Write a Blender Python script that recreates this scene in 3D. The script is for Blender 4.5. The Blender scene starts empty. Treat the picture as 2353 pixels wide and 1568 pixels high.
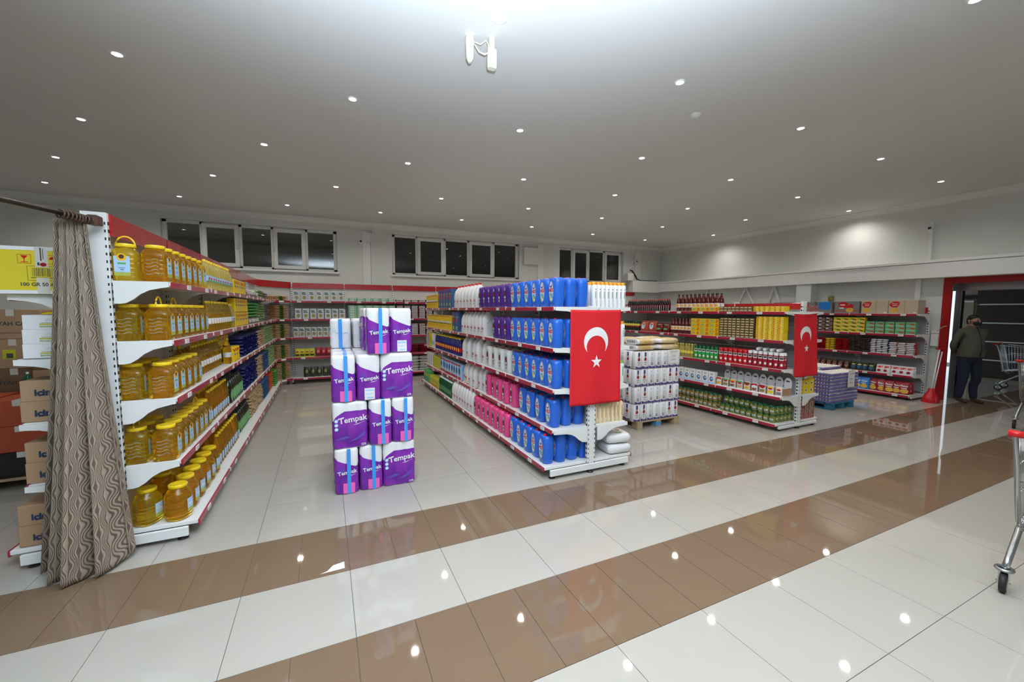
import bpy, math, random
from mathutils import Vector, Matrix
random.seed(7)
R = math.radians
scene = bpy.context.scene
COL = scene.collection

# ------------------------------------------------------------------ camera, world, lights, exposure
cam_d = bpy.data.cameras.new('camera')
cam_d.sensor_width = 36.0
cam_d.lens = 932.607 / 2353 * 36.0
cam_d.clip_start = 0.05
cam = bpy.data.objects.new('camera', cam_d)
COL.objects.link(cam)
YAW, PITCH, ROLL, CAMH = 0.430856, 0.0765207, 0.0040098, 1.700308
_f = Vector((math.sin(YAW) * math.cos(PITCH), math.cos(YAW) * math.cos(PITCH), -math.sin(PITCH)))
_r = Vector((math.cos(YAW), -math.sin(YAW), 0.0))
_u = _r.cross(_f)
_r2 = _r * math.cos(ROLL) + _u * math.sin(ROLL)
_u2 = -_r * math.sin(ROLL) + _u * math.cos(ROLL)
cam.matrix_world = Matrix(((_r2.x, _u2.x, -_f.x, 0), (_r2.y, _u2.y, -_f.y, 0), (_r2.z, _u2.z, -_f.z, CAMH), (0, 0, 0, 1)))
scene.camera = cam

world = bpy.data.worlds.new('world')
scene.world = world
world.use_nodes = True
world.node_tree.nodes['Background'].inputs[0].default_value = (0.78, 0.88, 1.0, 1)
world.node_tree.nodes['Background'].inputs[1].default_value = 1.4

scene.view_settings.view_transform = 'Standard'
scene.view_settings.look = 'None'
scene.view_settings.exposure = 0.0
scene.view_settings.gamma = 1.0
scene.view_settings.use_curve_mapping = False

LAMP_W = 44.0        # power of each downlight
# the photographer's flash head, tilted up so that it bounces off the white ceiling
fl_d = bpy.data.lights.new('bounce_flash', 'SPOT')
fl_d.energy = 3600
fl_d.color = (0.71, 0.855, 1.0)
fl_d.spot_size = R(125)
fl_d.spot_blend = 1.0
fl_d.shadow_soft_size = 0.06
fl = bpy.data.objects.new('bounce_flash', fl_d)
COL.objects.link(fl)
fl.location = (0.05, 0.0, 1.9)
fl.rotation_euler = Vector((0.095, 0.19, 1.0)).to_track_quat('-Z', 'Y').to_euler()

# ------------------------------------------------------------------ materials
MATS = {}
def mat(key, rgb, rough=0.5, metal=0.0, trans=0.0, noise=0.06, scale=8.0, bump=0.0, bscale=40.0, emit=0.0, rgb2=None, spec=0.5, ior=1.45, coat=0.0, sheen=0.0, alpha=1.0, stretch=(1, 1, 1)):
    m = bpy.data.materials.new(key)
    m.use_nodes = True
    nt = m.node_tree
    b = nt.nodes['Principled BSDF']
    b.inputs['Roughness'].default_value = rough
    b.inputs['Metallic'].default_value = metal
    b.inputs['IOR'].default_value = ior
    b.inputs['Specular IOR Level'].default_value = spec
    b.inputs['Transmission Weight'].default_value = trans
    b.inputs['Coat Weight'].default_value = coat
    b.inputs['Sheen Weight'].default_value = sheen
    b.inputs['Alpha'].default_value = alpha
    tc = nt.nodes.new('ShaderNodeTexCoord')
    mp = nt.nodes.new('ShaderNodeMapping')
    mp.inputs['Scale'].default_value = stretch
    nt.links.new(tc.outputs['Object'], mp.inputs['Vector'])
    nz = nt.nodes.new('ShaderNodeTexNoise')
    nz.inputs['Scale'].default_value = scale
    nz.inputs['Detail'].default_value = 3
    nt.links.new(mp.outputs[0], nz.inputs['Vector'])
    mx = nt.nodes.new('ShaderNodeMix')
    mx.data_type = 'RGBA'
    if rgb2 is None:
        c1 = [max(0, c * (1 - noise)) for c in rgb]
        c2 = [min(1, c * (1 + noise)) for c in rgb]
    else:
        c1, c2 = rgb, rgb2
        cr = nt.nodes.new('ShaderNodeValToRGB')
        cr.color_ramp.elements[0].position = 0.42
        cr.color_ramp.elements[1].position = 0.58
    mx.inputs[6].default_value = (*c1, 1)
    mx.inputs[7].default_value = (*c2, 1)
    if rgb2 is None:
        nt.links.new(nz.outputs['Fac'], mx.inputs[0])
    else:
        nt.links.new(nz.outputs['Fac'], cr.inputs[0])
        nt.links.new(cr.outputs[0], mx.inputs[0])
    nt.links.new(mx.outputs[2], b.inputs['Base Color'])
    if emit:
        b.inputs['Emission Color'].default_value = (*rgb, 1)
        b.inputs['Emission Strength'].default_value = emit
    if bump:
        bn = nt.nodes.new('ShaderNodeTexNoise')
        bn.inputs['Scale'].default_value = bscale
        nt.links.new(mp.outputs[0], bn.inputs['Vector'])
        bp = nt.nodes.new('ShaderNodeBump')
        bp.inputs['Strength'].default_value = bump
        bp.inputs['Distance'].default_value = 0.004
        nt.links.new(bn.outputs['Fac'], bp.inputs['Height'])
        nt.links.new(bp.outputs[0], b.inputs['Normal'])
    MATS[key] = m
    return m
mat('tile_cream', (0.42, 0.395, 0.352), 0.03, noise=0.03, scale=1.5, spec=0.6)
mat('tile_brown', (0.190, 0.126, 0.080), 0.03, noise=0.08, scale=2.0, spec=0.6)
mat('grout', (0.10, 0.095, 0.085), 0.8)
mat('wall_white', (0.68, 0.69, 0.655), 0.75, noise=0.02, scale=0.8)
mat('ceiling_white', (0.66, 0.65, 0.635), 0.85, noise=0.015, scale=0.6)
mat('trim_white', (0.76, 0.765, 0.74), 0.5, noise=0.02)
mat('pvc', (0.72, 0.72, 0.69), 0.35, noise=0.02)
mat('window_glass', (0.55, 0.57, 0.55), 0.01, trans=1.0, noise=0.0, ior=1.5)
mat('painted_dark', (0.02, 0.02, 0.021), 0.9)  # near-black colour, paints the darkness behind the back windows
mat('soffit', (0.20, 0.18, 0.13), 0.7, noise=0.15, scale=3)
mat('shelf_white', (0.76, 0.77, 0.76), 0.38, noise=0.02)
mat('panel_white', (0.62, 0.61, 0.57), 0.5, noise=0.03)
mat('panel_grey', (0.40, 0.40, 0.41), 0.5, noise=0.04)
mat('rail_red', (0.36, 0.018, 0.045), 0.22, noise=0.08, coat=0.3)
mat('header_red', (0.42, 0.012, 0.016), 0.2, noise=0.05, coat=0.4)
mat('frame_red', (0.36, 0.008, 0.010), 0.25, noise=0.06, coat=0.3)
mat('paper', (0.80, 0.80, 0.79), 0.6, noise=0.03)
mat('ink', (0.05, 0.05, 0.055), 0.6)
mat('hole', (0.02, 0.02, 0.02), 0.8)
mat('rubber', (0.018, 0.018, 0.018), 0.55)
mat('chrome', (0.62, 0.64, 0.66), 0.16, metal=1.0, noise=0.03)
mat('steel', (0.42, 0.44, 0.45), 0.3, metal=1.0, noise=0.05)
mat('rod_brown', (0.028, 0.016, 0.011), 0.4)
mat('ring_brown', (0.09, 0.045, 0.03), 0.45)
mat('cardboard', (0.40, 0.25, 0.145), 0.75, noise=0.08, scale=5)
mat('cardboard_dark', (0.20, 0.11, 0.06), 0.8, noise=0.12, scale=5)
mat('card_beige', (0.50, 0.40, 0.29), 0.6, noise=0.08)
mat('card_grey', (0.20, 0.195, 0.19), 0.6, noise=0.08)
mat('navy_ink', (0.02, 0.035, 0.09), 0.7)
mat('yellow_box', (0.70, 0.58, 0.03), 0.5, noise=0.03)
mat('tape_clear', (0.62, 0.60, 0.52), 0.25, noise=0.04)
mat('wood_pallet', (0.42, 0.31, 0.19), 0.8, noise=0.2, scale=14, stretch=(1, 6, 6))
mat('wood_blue', (0.03, 0.17, 0.27), 0.7, noise=0.25, scale=14)
mat('paint_blue', (0.08, 0.25, 0.48), 0.7, noise=0.15)
mat('walnut', (0.040, 0.026, 0.020), 0.38, noise=0.35, scale=18, stretch=(4, 4, 0.4))
mat('foyer_beige', (0.34, 0.33, 0.24), 0.6, noise=0.04)
mat('cream_plastic', (0.78, 0.74, 0.60), 0.4, noise=0.03)
mat('cam_dark', (0.03, 0.03, 0.03), 0.2)
mat('lamp_on', (1.0, 0.98, 0.93), 0.4, emit=30.0, noise=0.0)
mat('lamp_rim', (0.8, 0.8, 0.8), 0.3)
# products
mat('oil', (1.0, 0.66, 0.03), 0.08, trans=0.9, noise=0.12, scale=12, bump=0.3, bscale=30, ior=1.36, rgb2=(1.0, 0.76, 0.06))
mat('oil_deep', (1.0, 0.60, 0.02), 0.08, trans=0.9, noise=0.12, scale=12, bump=0.3, bscale=30, ior=1.36, rgb2=(1.0, 0.66, 0.03))
mat('oil_pale', (0.95, 0.82, 0.22), 0.08, trans=0.78, noise=0.12, scale=40, bump=0.6, bscale=80, ior=1.36, rgb2=(1.0, 0.9, 0.36))
mat('pet', (0.92, 0.90, 0.75), 0.08, trans=0.75, noise=0.03, ior=1.3)
mat('lid_yellow', (0.86, 0.60, 0.012), 0.32, noise=0.03)
mat('olive_glass', (0.012, 0.013, 0.006), 0.06, noise=0.1, coat=0.6)
mat('label_green', (0.16, 0.42, 0.16), 0.45)
mat('label_sky', (0.42, 0.62, 0.84), 0.4, noise=0.1)
mat('label_white', (0.80, 0.80, 0.82), 0.4, noise=0.03)
mat('label_lime', (0.42, 0.46, 0.08), 0.45, noise=0.2, scale=60)
mat('sun_brown', (0.10, 0.03, 0.01), 0.6)
mat('sun_yellow', (0.85, 0.48, 0.01), 0.5)
mat('yellow', (0.80, 0.56, 0.012), 0.35, noise=0.04)
mat('yellow_green', (0.52, 0.50, 0.02), 0.3, noise=0.1)
mat('orange', (0.80, 0.34, 0.02), 0.35)
mat('red', (0.56, 0.012, 0.015), 0.3, noise=0.06)
mat('red_cap', (0.62, 0.010, 0.018), 0.25)
mat('crimson', (0.32, 0.008, 0.025), 0.3, noise=0.1)
mat('dark_red', (0.16, 0.008, 0.012), 0.2, noise=0.15)
mat('flag_red', (0.68, 0.012, 0.022), 0.7, noise=0.03, bump=0.15, bscale=300)
mat('flag_white', (0.84, 0.84, 0.86), 0.75, noise=0.02)
mat('blue_plastic', (0.018, 0.13, 0.62), 0.3, noise=0.04, coat=0.15)
mat('purple_plastic', (0.085, 0.022, 0.26), 0.3, noise=0.05)
mat('pink_plastic', (0.80, 0.075, 0.27), 0.3, noise=0.04)
mat('white_plastic', (0.80, 0.81, 0.82), 0.3, noise=0.02)
mat('milky', (0.72, 0.74, 0.72), 0.25, noise=0.03)
mat('silver_label', (0.55, 0.58, 0.62), 0.3, noise=0.1, scale=40)
mat('dark_label', (0.04, 0.035, 0.04), 0.3)
mat('aqua', (0.10, 0.45, 0.72), 0.35, noise=0.15)
mat('lemon', (0.80, 0.70, 0.10), 0.4)
mat('navy', (0.012, 0.016, 0.12), 0.25, noise=0.2, scale=30, rgb2=(0.03, 0.04, 0.22))
mat('royal', (0.015, 0.055, 0.30), 0.3, noise=0.2)
mat('steel_blue', (0.03, 0.09, 0.22), 0.3, noise=0.2, scale=50, rgb2=(0.05, 0.14, 0.30))
mat('green', (0.05, 0.24, 0.025), 0.3, noise=0.2, scale=30, rgb2=(0.10, 0.36, 0.05))
mat('leaf_green', (0.10, 0.42, 0.14), 0.4)
mat('pale_green', (0.26, 0.40, 0.16), 0.3, rgb2=(0.42, 0.52, 0.28), scale=45)
mat('mint', (0.16, 0.42, 0.22), 0.4, noise=0.1)
mat('dark_green', (0.012, 0.09, 0.04), 0.2, noise=0.1)
mat('bright_green', (0.03, 0.36, 0.07), 0.25)
mat('noodle', (0.52, 0.22, 0.07), 0.3, rgb2=(0.66, 0.36, 0.16), scale=60)
mat('speckle', (0.10, 0.08, 0.08), 0.3, rgb2=(0.46, 0.40, 0.38), scale=70)
mat('beige', (0.46, 0.33, 0.17), 0.3, rgb2=(0.60, 0.46, 0.28), scale=40)
mat('tan', (0.50, 0.36, 0.20), 0.5)
mat('sack', (0.62, 0.61, 0.56), 0.6, noise=0.06)
mat('silver', (0.52, 0.53, 0.54), 0.3, metal=0.25, noise=0.05)
mat('olive', (0.22, 0.20, 0.06), 0.5, rgb2=(0.34, 0.30, 0.10), scale=60)
mat('black_bag', (0.012, 0.014, 0.012), 0.18, rgb2=(0.05, 0.06, 0.04), scale=50)
mat('black', (0.010, 0.010, 0.011), 0.25)
mat('cola', (0.012, 0.005, 0.004), 0.08, noise=0.1, coat=0.5)
mat('syrup', (0.10, 0.008, 0.006), 0.08, noise=0.2, coat=0.5)
mat('brown_box', (0.13, 0.085, 0.028), 0.4, noise=0.1)
mat('choc', (0.06, 0.022, 0.012), 0.35, noise=0.2)
mat('pattern_brown', (0.09, 0.035, 0.025), 0.45, rgb2=(0.50, 0.34, 0.24), scale=55)
mat('pattern_rose', (0.16, 0.05, 0.04), 0.45, rgb2=(0.55, 0.24, 0.22), scale=55)
mat('chips', (0.62, 0.34, 0.04), 0.4, rgb2=(0.78, 0.52, 0.10), scale=50)
mat('chip_blue', (0.02, 0.20, 0.58), 0.22, noise=0.1)
mat('pickle', (0.10, 0.12, 0.015), 0.12, rgb2=(0.26, 0.24, 0.03), scale=60, coat=0.5)
mat('pepper', (0.26, 0.09, 0.015), 0.12, rgb2=(0.34, 0.24, 0.04), scale=60, coat=0.5)
mat('rose', (0.62, 0.20, 0.18), 0.4)
mat('cream', (0.80, 0.66, 0.42), 0.35, noise=0.03)
mat('lime_cap', (0.24, 0.56, 0.06), 0.35)
mat('red_oxide', (0.42, 0.07, 0.03), 0.4)
mat('film_white', (0.80, 0.80, 0.82), 0.28, noise=0.03, bump=0.25, bscale=22)
mat('film_purple', (0.16, 0.018, 0.33), 0.24, rgb2=(0.25, 0.028, 0.42), scale=7, bump=0.3, bscale=20)
mat('film_blue', (0.13, 0.07, 0.44), 0.24, noise=0.2, scale=9, bump=0.3, bscale=22)
mat('tape_blue', (0.05, 0.32, 0.82), 0.3, noise=0.03)
mat('pink_panel', (0.86, 0.13, 0.46), 0.3, noise=0.03)
mat('badge_blue', (0.36, 0.62, 0.90), 0.35)
mat('egg_shell', (0.80, 0.76, 0.70), 0.5, noise=0.03)
mat('tray_purple', (0.16, 0.13, 0.34), 0.6, noise=0.1)
mat('flour_purple', (0.07, 0.05, 0.24), 0.4)
mat('bread_gold', (0.62, 0.42, 0.16), 0.35, rgb2=(0.72, 0.58, 0.34), scale=12)
mat('skin', (0.36, 0.19, 0.13), 0.5)
mat('hair', (0.012, 0.009, 0.008), 0.5)
mat('mask_black', (0.010, 0.010, 0.011), 0.7)
mat('jacket', (0.085, 0.085, 0.062), 0.8, noise=0.1, bump=0.3, bscale=60)
mat('jeans', (0.010, 0.014, 0.032), 0.8, noise=0.15)
mat('shoe', (0.06, 0.03, 0.018), 0.3)
mat('bucket', (0.60, 0.62, 0.62), 0.4)
mat('conduit', (0.62, 0.62, 0.60), 0.5)

def curtain_mat():
    m = bpy.data.materials.new('curtain_damask')
    m.use_nodes = True
    nt = m.node_tree
    b = nt.nodes['Principled BSDF']
    uv = nt.nodes.new('ShaderNodeUVMap')
    sp = nt.nodes.new('ShaderNodeSeparateXYZ')
    nt.links.new(uv.outputs[0], sp.inputs[0])
    def mth(op, a, bb=None):
        n = nt.nodes.new('ShaderNodeMath'); n.operation = op
        for i, x in enumerate((a, bb)):
            if x is None: continue
            if isinstance(x, (int, float)): n.inputs[i].default_value = x
            else: nt.links.new(x, n.inputs[i])
        return n.outputs[0]
    u, v = sp.outputs[0], sp.outputs[1]
    env = mth('SINE', mth('MULTIPLY', u, 2 * math.pi * 9.0))
    wav = mth('SINE', mth('MULTIPLY', v, 2 * math.pi * 15.0))
    ph = mth('ADD', mth('MULTIPLY', u, 2 * math.pi * 78), mth('MULTIPLY', mth('MULTIPLY', env, wav), 7.0))
    st = mth('SINE', ph)
    nz = nt.nodes.new('ShaderNodeTexNoise'); nz.inputs['Scale'].default_value = 9
    nt.links.new(uv.outputs[0], nz.inputs['Vector'])
    fac = mth('ADD', mth('MULTIPLY', st, 0.8), mth('MULTIPLY', nz.outputs['Fac'], 0.9))
    cr = nt.nodes.new('ShaderNodeValToRGB')
    cr.color_ramp.elements[0].position = 0.05; cr.color_ramp.elements[0].color = (0.16, 0.115, 0.085, 1)
    cr.color_ramp.elements[1].position = 0.45; cr.color_ramp.elements[1].color = (0.46, 0.385, 0.305, 1)
    nt.links.new(fac, cr.inputs[0])
    nt.links.new(cr.outputs[0], b.inputs['Base Color'])
    mr = nt.nodes.new('ShaderNodeMapRange')
    nt.links.new(fac, mr.inputs[0]); mr.inputs[1].default_value = 0.3; mr.inputs[2].default_value = 0.9
    mr.inputs[3].default_value = 0.75; mr.inputs[4].default_value = 0.30
    nt.links.new(mr.outputs[0], b.inputs['Roughness'])
    b.inputs['Metallic'].default_value = 0.4
    bp = nt.nodes.new('ShaderNodeBump'); bp.inputs['Strength'].default_value = 0.5; bp.inputs['Distance'].default_value = 0.003
    nt.links.new(fac, bp.inputs['Height']); nt.links.new(bp.outputs[0], b.inputs['Normal'])
    MATS['curtain'] = m
curtain_mat()

# ------------------------------------------------------------------ mesh builder
_txt = {}
def text_geo(s, size, bold=0.0, shear=0.0):
    k = (s, round(size, 4), bold, shear)
    if k in _txt: return _txt[k]
    cu = bpy.data.curves.new('txt', 'FONT')
    cu.body = s; cu.size = size; cu.align_x = 'CENTER'; cu.align_y = 'CENTER'
    cu.resolution_u = 2; cu.offset = bold * size; cu.shear = shear
    ob = bpy.data.objects.new('txt', cu)
    COL.objects.link(ob)
    dg = bpy.context.evaluated_depsgraph_get()
    me = bpy.data.meshes.new_from_object(ob.evaluated_get(dg))
    r = ([tuple(v.co) for v in me.vertices], [tuple(p.vertices) for p in me.polygons])
    bpy.data.objects.remove(ob); bpy.data.meshes.remove(me); bpy.data.curves.remove(cu)
    _txt[k] = r
    return r

class MB:
    def __init__(s):
        s.v = []; s.f = []; s.m = []; s.sm = []
    def add(s, vs, fs, m, smooth=False, T=None):
        o = len(s.v)
        if T is not None: vs = [tuple(T @ Vector(p)) for p in vs]
        s.v += [tuple(p) for p in vs]
        for f in fs:
            s.f.append([i + o for i in f]); s.m.append(m); s.sm.append(smooth)
        return s
    def box(s, x0, x1, y0, y1, z0, z1, m, T=None, bev=0.0):
        if bev <= 0:
            vs = [(x, y, z) for z in (z0, z1) for y in (y0, y1) for x in (x0, x1)]
            fs = [(0, 2, 3, 1), (4, 5, 7, 6), (0, 1, 5, 4), (2, 6, 7, 3), (0, 4, 6, 2), (1, 3, 7, 5)]
            return s.add(vs, fs, m, False, T)
        b = bev
        def ring(z, k):
            return [(x0 + k, y0 + b, z), (x0 + b, y0 + k, z), (x1 - b, y0 + k, z), (x1 - k, y0 + b, z), (x1 - k, y1 - b, z), (x1 - b, y1 - k, z), (x0 + b, y1 - k, z), (x0 + k, y1 - b, z)]
        vs = ring(z0, b) + ring(z0 + b, 0) + ring(z1 - b, 0) + ring(z1, b)
        # inner rings collapse the corner a little, giving a chamfer on all edges
        fs = [tuple(range(7, -1, -1)), tuple(range(24, 32))]
        for r in range(3):
            for i in range(8):
                j = (i + 1) % 8
                fs.append((r * 8 + i, r * 8 + j, r * 8 + 8 + j, r * 8 + 8 + i))
        return s.add(vs, fs, m, False, T)
    def loft(s, secs, m, n=16, smooth=True, T=None, cap=True):
        """secs: (z, rx, ry, e, cx, cy)"""
        vs = []
        for sc in secs:
            z, rx, ry = sc[:3]
            e = sc[3] if len(sc) > 3 else 2.0
            cx = sc[4] if len(sc) > 4 else 0.0
            cy = sc[5] if len(sc) > 5 else 0.0
            for i in range(n):
                a = 2 * math.pi * (i + 0.5) / n
                c, q = math.cos(a), math.sin(a)
                vs.append((cx + rx * math.copysign(abs(c) ** (2 / e), c), cy + ry * math.copysign(abs(q) ** (2 / e), q), z))
        fs = []
        for k in range(len(secs) - 1):
            for i in range(n):
                j = (i + 1) % n
                fs.append((k * n + i, k * n + j, k * n + n + j, k * n + n + i))
        s.add(vs, fs, m, smooth, T)
        if cap:
            o = len(vs) - n
            s.add(vs[:n], [tuple(range(n - 1, -1, -1))], m, False, T)
            s.add(vs[o:], [tuple(range(n))], m, False, T)
        return s
    def tube(s, pts, r, m, n=8, smooth=True, T=None, closed=False):
        pts = [Vector(p) for p in pts]
        vs = []; N = len(pts)
        for i, p in enumerate(pts):
            a = pts[i - 1] if (i > 0 or closed) else p
            b = pts[(i + 1) % N] if (i < N - 1 or closed) else p
            d = (b - a).normalized()
            up = Vector((0, 0, 1)) if abs(d.z) < 0.95 else Vector((1, 0, 0))
            x = d.cross(up).normalized(); y = x.cross(d)
            rr = r[i] if isinstance(r, (list, tuple)) else r
            for k in range(n):
                t = 2 * math.pi * k / n
                vs.append(p + x * (rr * math.cos(t)) + y * (rr * math.sin(t)))
        fs = []
        M = N if closed else N - 1
        for i in range(M):
            for k in range(n):
                l = (k + 1) % n; i2 = (i + 1) % N
                fs.append((i * n + k, i2 * n + k, i2 * n + l, i * n + l))
        if not closed:
            fs.append(tuple(range(n))); fs.append(tuple(range(N * n - 1, N * n - n - 1, -1)))
        return s.add(vs, fs, m, smooth, T)
    def prism(s, poly, y0, y1, m, T=None):
        """poly in x,z extruded along y"""
        n = len(poly)
        vs = [(x, y0, z) for x, z in poly] + [(x, y1, z) for x, z in poly]
        fs = [tuple(range(n)), tuple(range(2 * n - 1, n - 1, -1))] + [(i, i + n, (i + 1) % n + n, (i + 1) % n) for i in range(n)]
        return s.add(vs, fs, m, False, T)
    # flat print on the local -Y face; surf gives y of the face at (x, z)
    def poly(s, pts, m, surf, off=0.001, T=None):
        cx = sum(p[0] for p in pts) / len(pts); cz = sum(p[1] for p in pts) / len(pts)
        al = [(cx, cz)] + list(pts)
        vs = [(x, (surf(x, z) if callable(surf) else surf) - off, z) for x, z in al]
        n = len(pts)
        return s.add(vs, [(0, i + 1, (i + 1) % n + 1) for i in range(n)], m, False, T)
    def oval(s, cx, cz, a, b, m, surf, off=0.001, n=14, T=None):
        return s.poly([(cx + a * math.cos(2 * math.pi * i / n), cz + b * math.sin(2 * math.pi * i / n)) for i in range(n)], m, surf, off, T)
    def rect(s, x0, x1, z0, z1, m, surf, off=0.001, n=1, T=None):
        vs = []; fs = []
        for i in range(n + 1):
            x = x0 + (x1 - x0) * i / n
            for z in (z0, z1):
                vs.append((x, (surf(x, z) if callable(surf) else surf) - off, z))
        for i in range(n): fs.append((2 * i, 2 * i + 2, 2 * i + 3, 2 * i + 1))
        return s.add(vs, fs, m, False, T)
    def text(s, t, cx, cz, size, m, surf, off=0.0018, bold=0.0, shear=0.0, sx=1.0, T=None, rot=0.0):
        vs, fs = text_geo(t, size, bold, shear)
        c, q = math.cos(rot), math.sin(rot)
        out = []
        for x, y, _ in vs:
            x, y = x * sx * c - y * q, x * sx * q + y * c
            X, Z = cx + x, cz + y
            out.append((X, (surf(X, Z) if callable(surf) else surf) - off, Z))
        return s.add(out, fs, m, False, T)
    def mesh(s, name):
        me = bpy.data.meshes.new(name)
        me.from_pydata(s.v, [], s.f)
        keys = []
        for k in s.m:
            if k not in keys: keys.append(k)
        for k in keys: me.materials.append(MATS[k])
        idx = {k: i for i, k in enumerate(keys)}
        me.polygons.foreach_set('material_index', [idx[k] for k in s.m])
        me.polygons.foreach_set('use_smooth', s.sm)
        me.update()
        return me

def surf_of(secs):
    """y of the -Y side of a loft at (x, z)"""
    def f(x, z):
        zs = [q[0] for q in secs]
        z = min(max(z, zs[0]), zs[-1])
        for i in range(len(secs) - 1):
            if zs[i] <= z <= zs[i + 1]:
                t = 0 if zs[i + 1] == zs[i] else (z - zs[i]) / (zs[i + 1] - zs[i])
                a, b = secs[i], secs[i + 1]
                rx = a[1] + (b[1] - a[1]) * t; ry = a[2] + (b[2] - a[2]) * t
                e = a[3] if len(a) > 3 else 2.0
                cy = a[5] if len(a) > 5 else 0.0
                q = min(0.999, abs(x) / max(rx, 1e-5))
                return cy - ry * (1 - q ** e) ** (1 / e)
        return -secs[0][2]
    return f

# ------------------------------------------------------------------ objects
def tag(o, label=None, cat=None, group=None, kind=None):
    if label:
        o['label'] = label
    if cat: o['category'] = cat
    if group: o['group'] = group
    if kind: o['kind'] = kind
    return o
def link(name, data, parent=None, loc=(0, 0, 0), rotz=0.0):
    o = bpy.data.objects.new(name, data)
    COL.objects.link(o)
    o.location = loc
    if rotz: o.rotation_euler = (0, 0, rotz)
    if parent: o.parent = parent
    return o
def obj(name, mb, parent=None, loc=(0, 0, 0), rotz=0.0):
    return link(name, mb.mesh(name) if isinstance(mb, MB) else mb, parent, loc, rotz)
def thing(name, label, cat, loc=(0, 0, 0), rotz=0.0, group=None):
    o = link(name, None, None, loc, rotz)
    o.empty_display_size = 0.05
    return tag(o, label, cat, group)
def struct(name, mb, label, cat, parent=None, loc=(0, 0, 0)):
    o = obj(name, mb, parent, loc)
    if parent is None: tag(o, label, cat, None, 'structure')
    return o
ORD = ['first', 'second', 'third', 'fourth', 'fifth', 'sixth', 'seventh', 'eighth', 'ninth', 'tenth', 'eleventh', 'twelfth', 'thirteenth', 'fourteenth', 'fifteenth', 'sixteenth', 'seventeenth', 'eighteenth', 'nineteenth', 'twentieth']
def ordn(i): return ORD[i] if i < 20 else '%d%s' % (i + 1, {1: 'st', 2: 'nd', 3: 'rd'}.get((i + 1) % 10, 'th'))
def rng(a, b): return random.uniform(a, b)

# ================================================================== the room
RX, BY, CH = 10.78, 10.95, 3.86
LX, NY = -6.5, -3.0
FX = 15.0           # far wall of the entrance hall

# ---- floor with single tiles
fb = MB()
fb.box(LX, FX + 4, NY, 12.5, -0.12, -0.0035, 'grout')
floor = struct('floor', fb, 'glossy cream tiled floor with two brown stripes', 'floor')
X0, YA = -1.09964, 3.33736
def vis_area(x, y):
    d = Vector((x, y, -CAMH))
    z = d.dot(_f)
    if z < 0.3: return 0
    px = 1176.5 + 932.607 * d.dot(_r2) / z; py = 784 - 932.607 * d.dot(_u2) / z
    if px < -200 or px > 2550 or py > 1800 or py < 700: return 0
    return 1.0 / (z * z * z) * 1.7
tiles = []
for k in range(-11, 13):
    y0 = YA + 0.6 * k
    if y0 > 10.9 or y0 + 0.6 < NY: continue
    brown = k in (-1, -3)
    w = 0.3 if brown else 0.6
    nx = int((FX + 3 - LX) / w) + 3
    base = X0 - 0.6 * 9
    for i in range(nx):
        x0 = base + w * i
        cx, cy = x0 + w / 2, y0 + 0.3
        if cx < LX + 0.3 or cx > FX + 2.5: continue
        if cx > RX + 0.3 and cy > 7.5: continue
        tiles.append((vis_area(cx, cy) * w, cx, cy, w, brown))
tiles.sort(key=lambda t: -t[0])
tm = {}
for w, m in ((0.6, 'tile_cream'), (0.3, 'tile_brown')):
    q = MB(); h = w / 2 - 0.0016
    q.box(-h, h, -0.2984, 0.2984, -0.009, 0.0, m)
    tm[w] = q.mesh('tile')
rest = MB()
for n_, (a, cx, cy, w, br) in enumerate(tiles):
    if n_ < 300 and a > 0:
        obj('tile', tm[w], floor, (cx, cy, 0))
    else:
        h = w / 2 - 0.0016
        rest.box(cx - h, cx + h, cy - 0.2984, cy + 0.2984, -0.009, 0.0, 'tile_brown' if br else 'tile_cream')
o = obj('tile_field', rest, floor); o['kind'] = 'stuff'
# torn sticker on the brown stripe
q = MB()
q.add([(0.09, 0.006, 0.001), (0.13, 0.02, 0.001), (0.165, 0.07, 0.001), (0.235, 0.085, 0.001), (0.235, 0.01, 0.001), (0.09, 0.006, 0.0002), (0.13, 0.02, 0.0002), (0.165, 0.07, 0.0002), (0.235, 0.085, 0.0002), (0.235, 0.01, 0.0002)],
      [(0, 4, 3, 2, 1), (0, 1, 6, 5), (1, 2, 7, 6), (2, 3, 8, 7), (3, 4, 9, 8), (4, 0, 5, 9)], 'paper')
tag(obj('floor_sticker', q, None, (-0.165, 2.765, 0.0)), 'torn white sticker stuck on the brown floor stripe', 'sticker')

# ---- ceiling
q = MB(); q.box(LX, RX + 0.3, NY, BY + 0.3, CH, CH + 0.15, 'ceiling_white')
struct('ceiling', q, 'flat white ceiling with recessed downlights', 'ceiling')

# ---- back wall with three window openings
WIN = [(-3.09, 0.31, 2.61, 3.60), (1.62, 5.26, 2.60, 3.64), (6.63, 9.13, 2.60, 3.64)]
q = MB()
xs = LX
for (a, b, z0, z1) in WIN:
    q.box(xs, a, BY, BY + 0.25, 0, CH, 'wall_white')
    q.box(a, b, BY, BY + 0.25, 0, z0, 'wall_white')
    q.box(a, b, BY, BY + 0.25, z1, CH, 'wall_white')
    xs = b
q.box(xs, RX + 0.3, BY, BY + 0.25, 0, CH, 'wall_white')
struct('wall_back', q, 'white back wall with high strip windows', 'wall')
q = MB(); q.box(LX - 0.25, LX, NY, BY + 0.25, 0, CH, 'wall_white')
struct('wall_left', q, 'plain white wall of the stock area', 'wall')
q = MB(); q.box(LX, RX + 0.3, NY - 0.25, NY, 0, CH, 'wall_white')
struct('wall_front', q, 'white wall behind the photographer', 'wall')
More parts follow.
